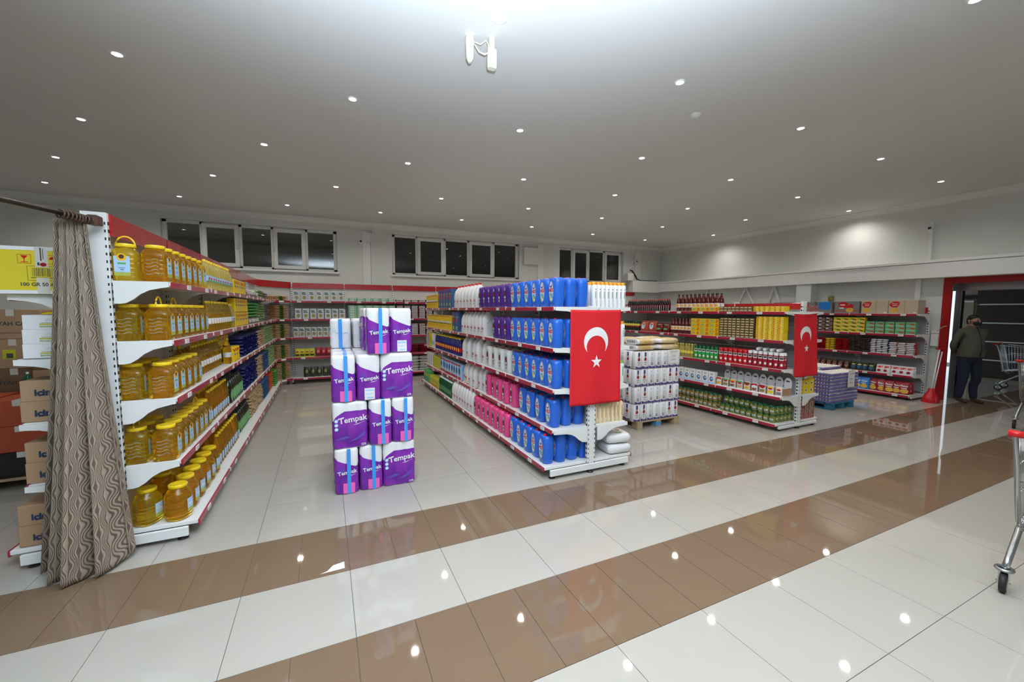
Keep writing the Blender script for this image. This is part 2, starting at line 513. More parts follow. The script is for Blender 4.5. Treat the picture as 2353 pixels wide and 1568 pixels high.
# right wall with the doorway
DY0, DY1, DZ = 0.5, 3.55, 2.23
q = MB()
q.box(RX, RX + 0.25, DY1 + 0.115, BY, 0, CH, 'wall_white')
q.box(RX, RX + 0.25, NY, DY0, 0, CH, 'wall_white')
q.box(RX, RX + 0.25, DY0, DY1 + 0.115, DZ + 0.1, CH, 'wall_white')
struct('wall_right', q, 'white right wall with a wide doorway', 'wall')
# red door surround
d = link('door_1', None, None, (RX, DY1, 0)); tag(d, 'wide doorway with a red surround in the right wall', 'door', None, 'structure')
q = MB(); q.box(-0.03, 0.02, -0.012, 0.11, 0, DZ + 0.11, 'frame_red', bev=0.004); obj('door_jamb', q, d)
q = MB(); q.box(-0.03, 0.02, DY0 - DY1, -0.012, DZ, DZ + 0.11, 'frame_red', bev=0.004); obj('door_lintel', q, d)
q = MB(); q.box(-0.03, 0.28, DY0 - DY1 - 0.11, DY0 - DY1, 0, DZ + 0.11, 'frame_red', bev=0.004); obj('door_jamb', q, d)
q = MB(); q.box(0.32, 0.46, DY0 - DY1, 0.3, 2.10, 2.28, 'steel', bev=0.005); obj('sliding_track', q, d)
q = MB(); q.box(0.36, 0.42, -0.03, 0.065, 0.0, 2.10, 'steel', bev=0.006); obj('door_post', q, d)
q = MB(); q.box(0.37, 0.41, -0.055, -0.03, 0.0, 2.10, 'black', bev=0.004); obj('door_gasket', q, d)
# small plinth at the foot of the jamb
q = MB(); q.box(RX - 0.05, RX, 3.67, 3.90, 0, 0.10, 'trim_white', bev=0.005)
struct('baseboard_right', q, 'short white plinth beside the red door jamb', 'baseboard')

# boxed beams, cornices, pilasters
q = MB()
q.box(10.50, RX, NY, BY, 2.34, 2.62, 'trim_white', bev=0.006)
q.box(10.485, RX, NY, BY, 2.625, 2.68, 'trim_white', bev=0.006)
struct('trim_1', q, 'long white boxed beam along the right wall', 'trim')
q = MB()
q.box(9.33, 10.5, 10.68, BY, 2.31, 2.69, 'trim_white', bev=0.006)
struct('trim_2', q, 'short white boxed beam on the back wall corner', 'trim')
for n_, (a, b) in enumerate((((LX, BY), (RX, BY)), ((RX, NY), (RX, BY)))):
    q = MB()
    prof = ((0.0, 0.0), (0.11, 0.0), (0.105, -0.02), (0.06, -0.035), (0.045, -0.07), (0.02, -0.085), (0.015, -0.11), (0.0, -0.115))
    vs = []
    for p in (a, b):
        for dd, zz in prof:
            vs.append((p[0], p[1] - dd, CH + zz) if n_ == 0 else (p[0] - dd, p[1], CH + zz))
    k = len(prof)
    q.add(vs, [(i, i + 1, i + 1 + k, i + k) for i in range(k - 1)] + [tuple(range(k)), tuple(range(2 * k - 1, k - 1, -1))], 'trim_white')
    if n_ == 0: q.box(LX, RX, BY - 0.008, BY, CH - 0.20, CH - 0.19, 'trim_white')
    struct('trim_%d' % (n_ + 3), q, ('white stepped cornice along the back wall', 'white stepped cornice along the right wall')[n_], 'trim')
for n_, (a, b) in enumerate(((-4.35, -4.12), (0.90, 1.09), (5.87, 6.06), (9.61, 9.86))):
    q = MB(); q.box(a, b, BY - 0.025, BY, 2.0 if b < 9 else 2.69, CH - 0.21, 'trim_white')
    struct('trim_%d' % (n_ + 5), q, ('flat white pilaster left of the long window', 'flat white pilaster between the first two windows', 'flat white pilaster behind the meter box', 'flat white pilaster in the back right corner')[n_], 'trim')
q = MB(); q.box(10.55, RX, 5.88, 6.22, 0, 2.34, 'trim_white', bev=0.004)
struct('trim_9', q, 'square white pillar under the boxed beam', 'trim')
q = MB(); q.box(10.70, RX, 3.97, 4.05, 1.9, 2.34, 'trim_white')
struct('trim_10', q, 'narrow white strip under the boxed beam near the door', 'trim')
q = MB()
for (y0, y1, s) in ((7.95, 7.67, 1), (7.365, 7.67, 1), (7.06, 6.88, 1), (6.66, 6.88, 1)):
    q.tube([(10.72, y0, 1.75), (10.72, y1, 2.36)], 0.028, 'trim_white', 4, False)
q.box(10.70, RX, 8.9, 8.94, 1.9, 2.34, 'trim_white')
struct('trim_11', q, 'white diagonal lattice braces under the boxed beam', 'trim')
q = MB(); q.box(10.745, RX, 3.87, 3.92, 2.69, 3.45, 'trim_white')
struct('trim_12', q, 'white cable duct running down the right wall', 'trim')

# ---- windows
def window(n_, x0, x1, z0, z1, cols, label):
    w = link('window_%d' % n_, None, None, ((x0 + x1) / 2, BY, z0)); tag(w, label, 'window', None, 'structure')
    ox = -(x0 + x1) / 2
    Y0, Y1 = 0.10, 0.17
    H = z1 - z0
    q = MB()
    q.box(x0 + ox, x1 + ox, Y0, Y1, 0, 0.06, 'pvc', bev=0.004); q.box(x0 + ox, x1 + ox, Y0, Y1, H - 0.06, H, 'pvc', bev=0.004)
    edges = [x0] + [c for c in cols['mull']] + [x1]
    q.box(x0 + ox, x0 + ox + 0.08, Y0, Y1, 0, H, 'pvc', bev=0.004); q.box(x1 + ox - 0.08, x1 + ox, Y0, Y1, 0, H, 'pvc', bev=0.004)
    for c in cols['mull']: q.box(c + ox - 0.035, c + ox + 0.035, Y0, Y1, 0, H, 'pvc', bev=0.004)
    obj('window_frame', q, w)
    q = MB(); q.box(x0 + ox - 0.05, x1 + ox + 0.05, -0.06, 0.11, -0.05, 0.0, 'pvc', bev=0.006); obj('window_sill', q, w)
    for kind, a, b, side in cols['cells']:
        if kind == 'fixed':
            q = MB(); q.box(a + ox, b + ox, 0.13, 0.14, 0.055, H - 0.055, 'window_glass'); obj('pane', q, w)
        else:
            q = MB(); t = 0.085
            for bx in ((a, b, 0.03, 0.03 + t), (a, b, H - 0.03 - t, H - 0.03), (a, a + t, 0.03 + t, H - 0.03 - t), (b - t, b, 0.03 + t, H - 0.03 - t)):
                q.box(bx[0] + ox, bx[1] + ox, 0.07, 0.12, bx[2], bx[3], 'pvc', bev=0.005)
            s = obj('sash', q, w)
            q = MB(); q.box(a + t + ox, b - t + ox, 0.09, 0.10, 0.03 + t, H - 0.03 - t, 'window_glass'); obj('pane', q, s)
            q = MB(); hx = (a + 0.04 if side < 0 else b - 0.04) + ox
            q.box(hx - 0.012, hx + 0.012, 0.055, 0.07, H * 0.42, H * 0.54, 'pvc', bev=0.003)
            q.box(hx - 0.008, hx + 0.008, 0.035, 0.05, H * 0.44, H * 0.60, 'pvc', bev=0.003); obj('handle', q, s)
window(1, *WIN[0], dict(mull=(-2.41, -1.70, -1.065, -0.365), cells=(('fixed', -3.03, -2.40, 0), ('sash', -2.40, -1.72, 1), ('fixed', -1.70, -1.06, 0), ('sash', -1.05, -0.38, -1), ('fixed', -0.36, 0.26, 0))), 'long five-part white window on the left of the back wall')
window(2, *WIN[1], dict(mull=(2.27, 3.03, 3.715, 4.475), cells=(('fixed', 1.68, 2.26, 0), ('sash', 2.28, 3.01, 1), ('fixed', 3.04, 3.70, 0), ('sash', 3.73, 4.46, -1), ('fixed', 4.49, 5.20, 0))), 'long five-part white window in the middle of the back wall')
window(3, *WIN[2], dict(mull=(7.17, 7.80, 8.40), cells=(('fixed', 6.69, 7.15, 0), ('sash', 7.18, 7.78, 1), ('fixed', 7.82, 8.38, 0), ('sash', 8.42, 9.08, -1))), 'four-part white window near the right end of the back wall')
# dark box added behind the panes to block daylight, left part open below
q = MB()
q.box(1.25, RX, 13.0, 13.1, 1.5, 5.0, 'painted_dark'); q.box(LX, 1.25, 13.0, 13.1, 2.6, 5.0, 'soffit'); q.box(LX, RX, BY + 0.25, 13.1, 1.4, 1.5, 'painted_dark')
q.box(LX, RX, BY + 0.25, 13.1, 5.0, 5.1, 'painted_dark'); q.box(1.25, 1.3, BY + 0.25, 13.1, 1.4, 5.1, 'painted_dark'); q.box(RX, RX + 0.1, BY + 0.25, 13.1, 1.4, 5.1, 'painted_dark')
struct('wall_dark_box', q, 'dark box added behind the back windows to keep panes dark', 'wall')
for k in range(9):
    q = MB(); q.box(LX + 0.3, 1.2, 0, 0.24, 0, 0.02, 'soffit')
    o = link('trim_%d' % (20 + k), q.mesh('soffit_board'), None, (0, BY + 0.30 + 0.26 * k, 4.1 - 0.10 * k)); o.rotation_euler = (R(-21), 0, 0)
    tag(o, '%s board of the canopy behind the left window' % ordn(k), 'trim', None, 'structure')

# ---- entrance hall behind the doorway
q = MB()
q.box(FX, FX + 0.2, -4.0, 4.78, 0, 3.2, 'foyer_beige')
q.box(RX + 0.25, FX + 0.2, -4.0, 7.0, 2.75, 2.85, 'foyer_beige')
struct('wall_hall', q, 'beige far wall and low ceiling of the entrance hall', 'wall')
pw = link('wall_panelled', None, None, (FX, 0, 0)); tag(pw, 'dark walnut panelled wall with chrome strips in the hall', 'wall', None, 'structure')
pm = MB(); pm.box(-0.05, 0.0, -4.0, 4.45, 0.0, 0.42, 'walnut', bev=0.006); pm = pm.mesh('panel')
sm_ = MB(); sm_.box(-0.055, 0.0, -4.0, 4.40, 0.0, 0.035, 'chrome', bev=0.004); sm_ = sm_.mesh('chrome_strip')
for k in range(5):
    obj('panel', pm, pw, (0, 0, 0.06 + 0.46 * k))
    if k < 4: obj('chrome_strip', sm_, pw, (0, 0, 0.485 + 0.46 * k))
q = MB(); q.box(FX - 0.04, FX, 4.5, 4.76, 0.0, 2.0, 'foyer_beige', bev=0.004); q.box(FX - 0.05, FX, 4.45, 4.78, 2.02, 2.12, 'black'); q.box(FX - 0.06, FX, 4.5, 4.76, 1.94, 1.98, 'chrome')
struct('door_2', q, 'beige door leaf beside the walnut panels', 'door')

# ---- downlights
LAMPS = [(1.242, 2.946), (-1.545, 4.7), (-2.473, 6.438), (0.318, 4.64), (3.114, 2.993), (-0.665, 6.371), (2.194, 4.566), (5.17, 3.1), (-3.44, 8.172), (-1.591, 8.172), (1.171, 6.258), (4.14, 4.625), (7.211, 3.21), (-4.316, 9.866), (0.236, 7.975), (3.044, 6.19), (6.138, 4.746), (9.35, 3.32), (-2.487, 9.946), (-0.653, 9.79), (2.115, 7.918), (4.996, 6.278), (8.209, 4.907), (1.182, 9.623), (3.995, 7.885), (7.032, 6.429), (10.3, 5.085), (3.048, 9.553), (5.958, 7.945), (9.132, 6.621), (4.943, 9.549), (7.975, 8.083), (6.977, 9.712), (10.143, 8.322), (8.966, 9.784), (4.15, 1.37),
         (2.2, 1.35), (0.25, 1.35), (6.15, 1.5), (8.3, 1.6), (1.2, -0.3), (3.2, -0.3), (5.2, -0.2)]
q = MB(); q.loft([(-0.008, 0.036, 0.036), (-0.010, 0.041, 0.041), (-0.006, 0.050, 0.050), (0.0, 0.052, 0.052)], 'lamp_rim', 20, cap=False); ring_me = q.mesh('trim_ring')
q = MB(); q.loft([(-0.0085, 0.02, 0.02), (-0.008, 0.037, 0.037), (0.0, 0.037, 0.037)], 'lamp_on', 20); lens_me = q.mesh('lens')
rows_ = sorted(set(round(l[1] / 1.6) for l in LAMPS))
order = sorted(LAMPS, key=lambda l: (round((l[1] - 0.12 * abs(l[0] - 3) * 0) / 1.6), l[0]))
cnt = {}
for (x, y) in order:
    r_ = rows_.index(round(y / 1.6)); cnt[r_] = cnt.get(r_, 0) + 1
    t = thing('downlight', 'round recessed ceiling downlight, %s from left in the %s ceiling row from the camera' % (ordn(cnt[r_] - 1), ordn(r_)), 'lamp', (x, y, CH), 0, 'ceiling downlights')
    obj('trim_ring', ring_me, t); obj('lens', lens_me, t)
    ld = bpy.data.lights.new('downlight_beam', 'SPOT'); ld.energy = LAMP_W; ld.color = (1.0, 0.965, 0.90)
    ld.spot_size = R(150); ld.spot_blend = 0.9; ld.shadow_soft_size = 0.05
    lo = link('downlight_beam', ld, t, (0, 0, -0.03))

# ---- ceiling and wall fittings
def cables(q, pts, r=0.006): q.tube(pts, r, 'cream_plastic', 6)
t = thing('ceiling_sensor', 'pair of cream ceiling sensors joined by hanging cables', 'sensor', (1.19, 3.19, CH))
q = MB(); q.loft([(-0.20, 0.012, 0.015), (-0.17, 0.026, 0.03, 3), (-0.05, 0.034, 0.03, 3), (0.0, 0.03, 0.03, 3)], 'cream_plastic', 12, T=Matrix.Translation((-0.09, 0.03, 0))); obj('sensor_head', q, t)
q = MB(); q.loft([(-0.24, 0.033, 0.026, 4), (-0.22, 0.036, 0.03, 4), (-0.10, 0.036, 0.03, 4), (-0.09, 0.022, 0.02, 3), (0, 0.022, 0.02, 3)], 'cream_plastic', 12, T=Matrix.Translation((0.075, -0.03, 0))); obj('sensor_head', q, t)
q = MB(); cables(q, [(-0.06, 0.02, -0.05), (-0.02, 0.0, -0.12), (0.02, -0.02, -0.14), (0.05, -0.03, -0.12)]); cables(q, [(-0.06, 0.02, -0.04), (-0.01, 0, -0.06), (0.03, -0.02, -0.03), (0.05, -0.02, -0.06), (0.045, -0.03, -0.12)]); obj('cable', q, t)
t = thing('smoke_detector', 'round white smoke detector on the ceiling right of centre', 'detector', (3.783, 3.385, CH))
q = MB(); q.loft([(-0.035, 0.028, 0.028), (-0.03, 0.045, 0.045), (-0.012, 0.055, 0.055), (0, 0.06, 0.06)], 'trim_white', 18); obj('housing', q, t)
q = MB(); q.loft([(-0.04, 0.010, 0.010), (-0.034, 0.014, 0.014)], 'cream_plastic', 10); obj('test_button', q, t)
def wall_cam(loc, rz, label):
    t = thing('security_camera', label, 'camera', loc, rz)
    q = MB(); q.box(-0.045, 0.045, -0.015, 0.0, -0.045, 0.045, 'trim_white', bev=0.004); q.tube([(0, 0, 0), (0, -0.09, -0.01)], 0.014, 'trim_white', 8); obj('mount', q, t)
    T = Matrix.Translation((0, -0.13, -0.02)) @ Matrix.Rotation(R(70), 4, 'X')
    q = MB(); q.loft([(-0.05, 0.03, 0.03), (-0.045, 0.04, 0.04), (0.045, 0.04, 0.04), (0.06, 0.034, 0.034)], 'trim_white', 14, T=T); obj('camera_body', q, t)
    q = MB(); q.loft([(0.058, 0.032, 0.032), (0.064, 0.02, 0.02)], 'cam_dark', 12, T=T); obj('camera_lens', q, t)
wall_cam((0.846, BY - 0.0, 3.37), 0, 'small security camera on the wall between first two windows')
wall_cam((9.55, BY - 0.0, 3.34), 0, 'small security camera beside the rightmost back window')
wall_cam((RX, 3.87, 3.30), R(-90), 'white security camera high on the right wall')
q = MB(); q.tube([(0.90, BY - 0.01, 3.37), (1.085, BY - 0.03, 3.37)], 0.008, 'conduit', 6); q.tube([(1.085, BY - 0.032, 2.3), (1.085, BY - 0.032, 3.40)], 0.008, 'conduit', 6)
tag(obj('wall_conduit', q), 'thin grey conduit running to the left wall camera', 'conduit')
q = MB(); q.tube([(1.00, BY - 0.03, 3.62), (1.12, BY - 0.03, 3.62), (1.12, BY - 0.03, 3.76)], 0.010, 'conduit', 6)
tag(obj('wall_conduit', q), 'short grey pipe elbow under the back cornice', 'conduit')
t = thing('meter_box', 'grey-white meter box on the wall between two windows', 'box', (5.60, BY, 3.05))
q = MB(); q.box(-0.24, 0.24, -0.12, 0, 0, 0.50, 'pvc', bev=0.006); obj('cabinet', q, t)
q = MB(); q.box(-0.225, 0.225, -0.128, -0.12, 0.015, 0.485, 'pvc', bev=0.003); p = obj('cabinet_door', q, t)
q = MB(); q.loft([(-0.004, 0.008, 0.008), (0.004, 0.008, 0.008)], 'steel', 10, T=Matrix.Translation((0.19, -0.132, 0.06)) @ Matrix.Rotation(R(90), 4, 'X')); obj('lock', q, p)
t = thing('junction_box', 'white junction box with thick black cable on beam', 'box', (9.25, 10.78, 2.69))
q = MB(); q.box(-0.12, 0.12, -0.08, 0.1, 0, 0.24, 'pvc', bev=0.008); obj('housing', q, t)
q = MB(); q.tube([(0.0, -0.03, 0.34), (0.08, -0.03, 0.33), (0.20, -0.03, 0.20), (0.30, -0.03, 0.06), (0.42, -0.03, 0.02), (0.9, -0.03, 0.02), (1.20, -0.03, 0.02)], [0.022, 0.026, 0.028, 0.026, 0.014, 0.012, 0.012], 'rubber', 8); obj('cable', q, t)
t = thing('wall_socket', 'small grey junction box on the right wall with cable', 'socket', (RX, 5.55, 2.0))
q = MB(); q.box(-0.06, 0, -0.05, 0.05, -0.06, 0.05, 'olive', bev=0.006); obj('housing', q, t)
q = MB(); q.tube([(-0.02, 0, 0.05), (-0.02, 0, 0.34)], 0.006, 'conduit', 6); obj('cable', q, t)
t = thing('power_strip', 'white wall socket box with plugged cable by red jamb', 'socket', (RX, 3.71, 1.03))
q = MB(); q.box(-0.07, 0, -0.05, 0.06, 0, 0.24, 'trim_white', bev=0.006); obj('housing', q, t)
q = MB(); q.box(-0.055, 0, -0.05, 0.07, 0.245, 0.30, 'trim_white', bev=0.006); obj('socket', q, t)
q = MB(); q.tube([(-0.05, -0.02, 0.29), (-0.06, -0.05, 0.33), (-0.05, -0.10, 0.38), (-0.04, -0.15, 0.40)], 0.006, 'conduit', 6); obj('cable', q, t)

# ================================================================== shelving
def shelving(name, label, loc, rotz, n, L, zs, sides, post_h, postw, header=None, panel='panel_grey', panel_top=None, seed=1):
    """sides: {-1 or 1: (shelf_half, base_half, first_module, last_module)}; runs along local +Y from 0; header = (z0, z1, material per module)"""
    rs = random.Random(seed)
    t = thing(name, label, 'shelving', loc, rotz)
    up = MB(); up.box(-postw / 2, postw / 2, -0.02, 0.02, 0.03, post_h, 'shelf_white', bev=0.003)
    k = int(post_h / 0.05)
    for i in range(2, k):
        for s in sides:
            x = s * postw / 2
            up.box(min(x, x + s * 0.0015), max(x, x + s * 0.0015), -0.009, 0.009, i * 0.05, i * 0.05 + 0.022, 'hole')
            up.box(x - s * 0.010 - 0.004, x - s * 0.010 + 0.004, -0.0212, 0.0, i * 0.05, i * 0.05 + 0.018, 'hole')
    upm = up.mesh('upright')
    ft = MB(); ft.loft([(0, 0.034, 0.034), (0.008, 0.034, 0.034), (0.022, 0.014, 0.014)], 'rubber', 14); ft.loft([(0.02, 0.007, 0.007), (0.06, 0.007, 0.007)], 'steel', 8); ftm = ft.mesh('foot')
    for j in range(n + 1):
        obj('upright', upm, t, (0, j * L, 0))
        obj('foot', ftm, t, (0, j * L, 0))
        for s, (h, hb, m0, m1, *zz) in sides.items():
            if m0 <= j <= m1: obj('foot', ftm, t, (s * (hb - 0.10), j * L + (0.03 if j == 0 else 0), 0))
    pt = panel_top or post_h - 0.02
    nb = 5; ph = (pt - 0.12) / nb
    pn = MB(); pn.box(-0.012, 0.012, -L / 2 + 0.021, L / 2 - 0.021, 0.002, ph - 0.002, panel, bev=0.002); pnm = pn.mesh('back_panel')
    for j in range(n):
        for b in range(nb): obj('back_panel', pnm, t, (0, (j + 0.5) * L, 0.12 + b * ph))
    if header:
        z0, z1, hm = header
        cache = {}
        for s in sides:
            for j in range(n):
                mk = hm[j % len(hm)] if isinstance(hm, (list, tuple)) else hm
                if mk is None: continue
                if mk not in cache:
                    q = MB(); q.box(-0.008, 0.008, -L / 2 + 0.012, L / 2 - 0.012, 0, z1 - z0, mk, bev=0.002); cache[mk] = q.mesh('header_board')
                obj('header_board', cache[mk], t, (s * (postw / 2 + 0.004), (j + 0.5) * L, z0))
    # shelves
    tagm = MB(); tagm.box(-0.042, 0.042, -0.0175, -0.0135, -0.039, -0.005, 'paper'); tagm.rect(-0.034, 0.020, -0.017, -0.014, 'ink', -0.0175, 0.0006); tagm.rect(-0.034, 0.034, -0.028, -0.0255, 'ink', -0.0175, 0.0006); tagm = tagm.mesh('price_label')
    cl = MB(); cl.box(-0.005, 0.005, -0.018, 0.0, -0.03, 0.006, 'paper'); clm = cl.mesh('rail_clip')
    for s, (h, hb, m0, m1, *zz) in sides.items():
        rz = R(-90) if s < 0 else R(90)
        cm = {}
        for lev, z in enumerate(zz[0] if zz else zs):
            basel = lev == len(zs) - 1
            D = (hb if basel else h) - 0.015
            if basel not in cm:
                q = MB(); q.box(-L / 2 + 0.001, L / 2 - 0.001, 0, D, -0.030, 0, 'shelf_white', bev=0.003)
                r_ = MB(); r_.box(-L / 2 + 0.003, L / 2 - 0.003, -0.013, 0.0, -0.043, -0.001, 'rail_red', bev=0.003)
                hh = 0.125 if not basel else 0.0
                b_ = None
                if not basel:
                    d0 = D - postw / 2
                    poly = [(0.0, -0.001), (d0, -0.001), (d0, -0.155), (d0 - 0.03, -0.155), (d0 - 0.06, -0.150), (d0 - 0.10, -0.125), (d0 - 0.14, -0.088), (d0 - 0.19, -0.060), (d0 - 0.25, -0.045), (0.0, -0.036)]
                    b_ = MB(); b_.prism(poly, -0.006, 0.006, 'shelf_white', T=Matrix.Rotation(R(90), 4, 'Z')); b_ = b_.mesh('bracket')
                cm[basel] = (q.mesh('shelf'), r_.mesh('price_rail'), b_)
            sm, rm, bm_ = cm[basel]
            off = hb if basel else h
            for j in range(m0, m1):
                sh = obj('shelf', sm, t, (s * off, (j + 0.5) * L, z), rz)
                obj('price_rail', rm, sh)
                c = obj('rail_clip', clm, sh, ((L / 2 - 0.001) * (-1 if s < 0 else 1), 0, 0))
                for k in range(2):
                    x = (-0.25 + 0.5 * k) * L + rs.uniform(-0.12, 0.12)
                    obj('price_label', tagm, sh, (x, 0, 0))
            if bm_:
                for j in range(m0, m1 + 1):
                    obj('bracket', bm_, t, (s * off, j * L + (-0.028 if j == 0 else 0.028 if j == n else 0), z), rz)
        # kick plate and end plates under the base shelf
        zb = zs[-1]
        q = MB(); q.box(0, hb - 0.055, -0.012, 0.012, 0.035, zb - 0.032, 'shelf_white', bev=0.003); km = q.mesh('base_plate')
        for j in (m0, m1): obj('base_plate', km, t, (0 if s > 0 else -(hb - 0.055), j * L + (-0.014 if j == m0 else 0.014), 0))
    return t

class Face:
    def __init__(s, ox, oy, a, i, rot, end='near end'):
        s.o = (ox, oy); s.a = a; s.i = i; s.rot = rot; s.end = end
    def pos(s, a, d): return (s.o[0] + s.a[0] * a + s.i[0] * d, s.o[1] + s.a[1] * a + s.i[1] * d)

ZL = (1.886, 1.475, 1.060, 0.603, 0.136)
ZM = (1.733, 1.322, 0.908, 0.498, 0.130)
ZT = (1.690, 1.286, 0.878, 0.485, 0.105)
ZR = (1.655, 1.258, 0.858, 0.468, 0.095)
GL = shelving('gondola_shelf', 'tall white gondola on the left, stocked with cooking oil', (-1.36, 3.62, 0), 0, 6, 1.075, ZL, {1: (0.375, 0.455, 0, 6), -1: (0.42, 0.53, 0, 2, (1.786, 1.375, 0.960, 0.553, 0.136))}, 2.33, 0.13, (2.185, 2.325, 'header_red'), 'panel_white', seed=2)
GM = shelving('gondola_shelf', 'middle white gondola with blue detergent jugs and a big flag', (2.49, 3.44, 0), 0, 5, 1.135, ZM, {-1: (0.460, 0.545, 0, 5), 1: (0.460, 0.545, 0, 5)}, 1.742, 0.098, None, 'panel_grey', 1.70, seed=3)
GT = shelving('gondola_shelf', 'right white gondola with pickle jars and a smaller flag', (6.20, 3.54, 0), 0, 5, 1.04, ZT, {-1: (0.415, 0.495, 0, 5), 1: (0.43, 0.50, 0, 5)}, 1.838, 0.09, (1.725, 1.815, ['header_red', 'header_red', None, None, None]), 'panel_grey', 1.80, seed=4)
GB = shelving('shelving_run', 'white wall shelving with red header along the back wall', (9.54, 10.86, 0), R(90), 9, 1.137, ZL, {-1: (0.49, 0.56, 0, 9)}, 2.32, 0.06, (2.19, 2.315, 'header_red'), 'panel_white', 2.31, seed=5)
GR = shelving('shelving_run', 'white wall shelving with snacks along the right wall', (10.62, 3.78, 0), 0, 3, 1.08, ZR, {-1: (0.49, 0.57, 0, 3)}, 1.79, 0.06, (1.67, 1.78, 'header_red'), 'panel_grey', 1.78, seed=6)
FL = Face(-0.985, 3.60, (0, 1), (-1, 0), R(90))
FM = Face(2.030, 3.42, (0, 1), (1, 0), R(-90))
FMR = Face(2.950, 3.42, (0, 1), (-1, 0), R(90))
FT = Face(5.785, 3.52, (0, 1), (1, 0), R(-90))
FTR = Face(6.630, 3.52, (0, 1), (-1, 0), R(90))
FB = Face(-0.69, 10.37, (1, 0), (0, 1), 0.0, 'left end')
FR = Face(10.13, 3.76, (0, 1), (1, 0), R(-90))

# ---- diagonal corner unit joining the left gondola and the back run
t = thing('corner_shelf', 'diagonal corner shelf joining the oil gondola and back shelving', 'shelving', (-0.9, 10.3, 0))
A, B = (-0.985, 10.09), (-0.70, 10.37)
PA, PB = (-1.29, 10.14), (-0.70, 10.84)
ox, oy = -0.9, 10.3
def rel(p): return (p[0] - ox, p[1] - oy)
for z in ZL:
    pl = [rel(A), rel(B), rel(PB), rel(PA)]
    q = MB(); q.add([(x, y, z) for x, y in pl] + [(x, y, z - 0.03) for x, y in pl], [(0, 1, 2, 3), (7, 6, 5, 4)] + [(i, i + 4, (i + 1) % 4 + 4, (i + 1) % 4) for i in range(4)], 'shelf_white')
    sh = obj('shelf', q, t)
    dv = Vector((B[0] - A[0], B[1] - A[1], 0)); ln = dv.length; ang = math.atan2(dv.y, dv.x)
    T = Matrix.Translation((rel(A)[0], rel(A)[1], z)) @ Matrix.Rotation(ang, 4, 'Z')
    q = MB(); q.box(0.004, ln - 0.004, -0.013, 0, -0.043, -0.001, 'rail_red', T=T); obj('price_rail', q, sh)
    q = MB(); q.box(ln * 0.25, ln * 0.55, -0.017, -0.0135, -0.039, -0.005, 'paper', T=T); obj('price_label', q, sh)
dv = Vector((PB[0] - PA[0], PB[1] - PA[1], 0)); ln = dv.length; ang = math.atan2(dv.y, dv.x)
T = Matrix.Translation((*rel(PA), 0)) @ Matrix.Rotation(ang, 4, 'Z')
q = MB(); q.box(0.0, ln, 0.03, 0.05, 0.1, 2.31, 'panel_white', T=T); obj('back_panel', q, t)
q = MB(); q.box(0.0, ln, 0.0, 0.02, 2.185, 2.325, 'header_red', T=T); obj('header_board', q, t)
q = MB(); q.loft([(0, 0.03, 0.03), (0.1, 0.012, 0.012)], 'rubber', 10, T=Matrix.Translation((*rel((-0.80, 10.36)), 0))); obj('foot', q, t)

# ================================================================== products
class Tpl:
    def __init__(s, name, cat, w, dp, h, parts):
        s.name, s.cat, s.w, s.dp, s.h = name, cat, w, dp, h
        s.parts = [(n, q.mesh(n)) for n, q in parts]
def put(t, loc, rotz, label, group=None):
    if len(label.split()) > 16 or len(label.split()) < 4: print('LABEL LENGTH', label)
    o = obj(t.name, t.parts[0][1], None, loc, rotz)
    tag(o, label, t.cat, group)
    for pn, me in t.parts[1:]: obj(pn, me, o)
    return o
def row(face, t, a0, a1, z, desc, place, d=0.012, rows=1, layers=1, n=None, rowgap=0.004, jit=0.004, rj=2.0, spin=0.0, skip=None, tight=None, lh=None):
    n = n or max(1, int((a1 - a0) / t.w + 0.25))
    p = (a1 - a0) / n
    for r in range(rows):
        for i in range(n):
            for l in range(layers):
                if skip and skip(i, r, l): continue
                x, y = face.pos(a0 + p * (i + 0.5) + rng(-jit, jit) * 0.5, d + t.dp / 2 + r * (t.dp + rowgap) + (rng(0, jit) if layers == 1 else rng(0, jit)))
                s = desc
                if rows > 1: s += ', %s row' % ('front' if r == 0 else 'second' if r == 1 else 'third' if r == 2 else 'rear')
                if layers > 1: s += ', %s layer' % ordn(l)
                if n > 1: s += ', %s from %s' % (ordn(i), face.end)
                s += ', ' + place
                if len(s.split()) > 16: s = s.replace(desc, desc.split(' with ')[0])
                put(t, (x, y, z + l * (lh or t.h)), face.rot + spin + R(rng(-rj, rj)), s, desc + ' units on ' + place)
SN = ('top shelf', 'second shelf', 'third shelf', 'fourth shelf', 'bottom shelf')
def pl_(i, g): return '%s %s' % (g, SN[i])
LG, MG, TG, BG, RG = 'left gondola', 'middle gondola', 'right gondola', 'back shelving', 'right wall'

def band(secs, z0, z1, k=1.012, add=0.0006):
    """sections of a loft between two heights, slightly enlarged: a label sleeve"""
    out = []
    zs = [z0] + [q[0] for q in secs if z0 < q[0] < z1] + [z1]
    for z in zs:
        for i in range(len(secs) - 1):
            if secs[i][0] <= z <= secs[i + 1][0]:
                a, b = secs[i], secs[i + 1]; t = 0 if a[0] == b[0] else (z - a[0]) / (b[0] - a[0])
                e = a[3] if len(a) > 3 else 2.0
                out.append((z, (a[1] + (b[1] - a[1]) * t) * k + add, (a[2] + (b[2] - a[2]) * t) * k + add, e)); break
    return out

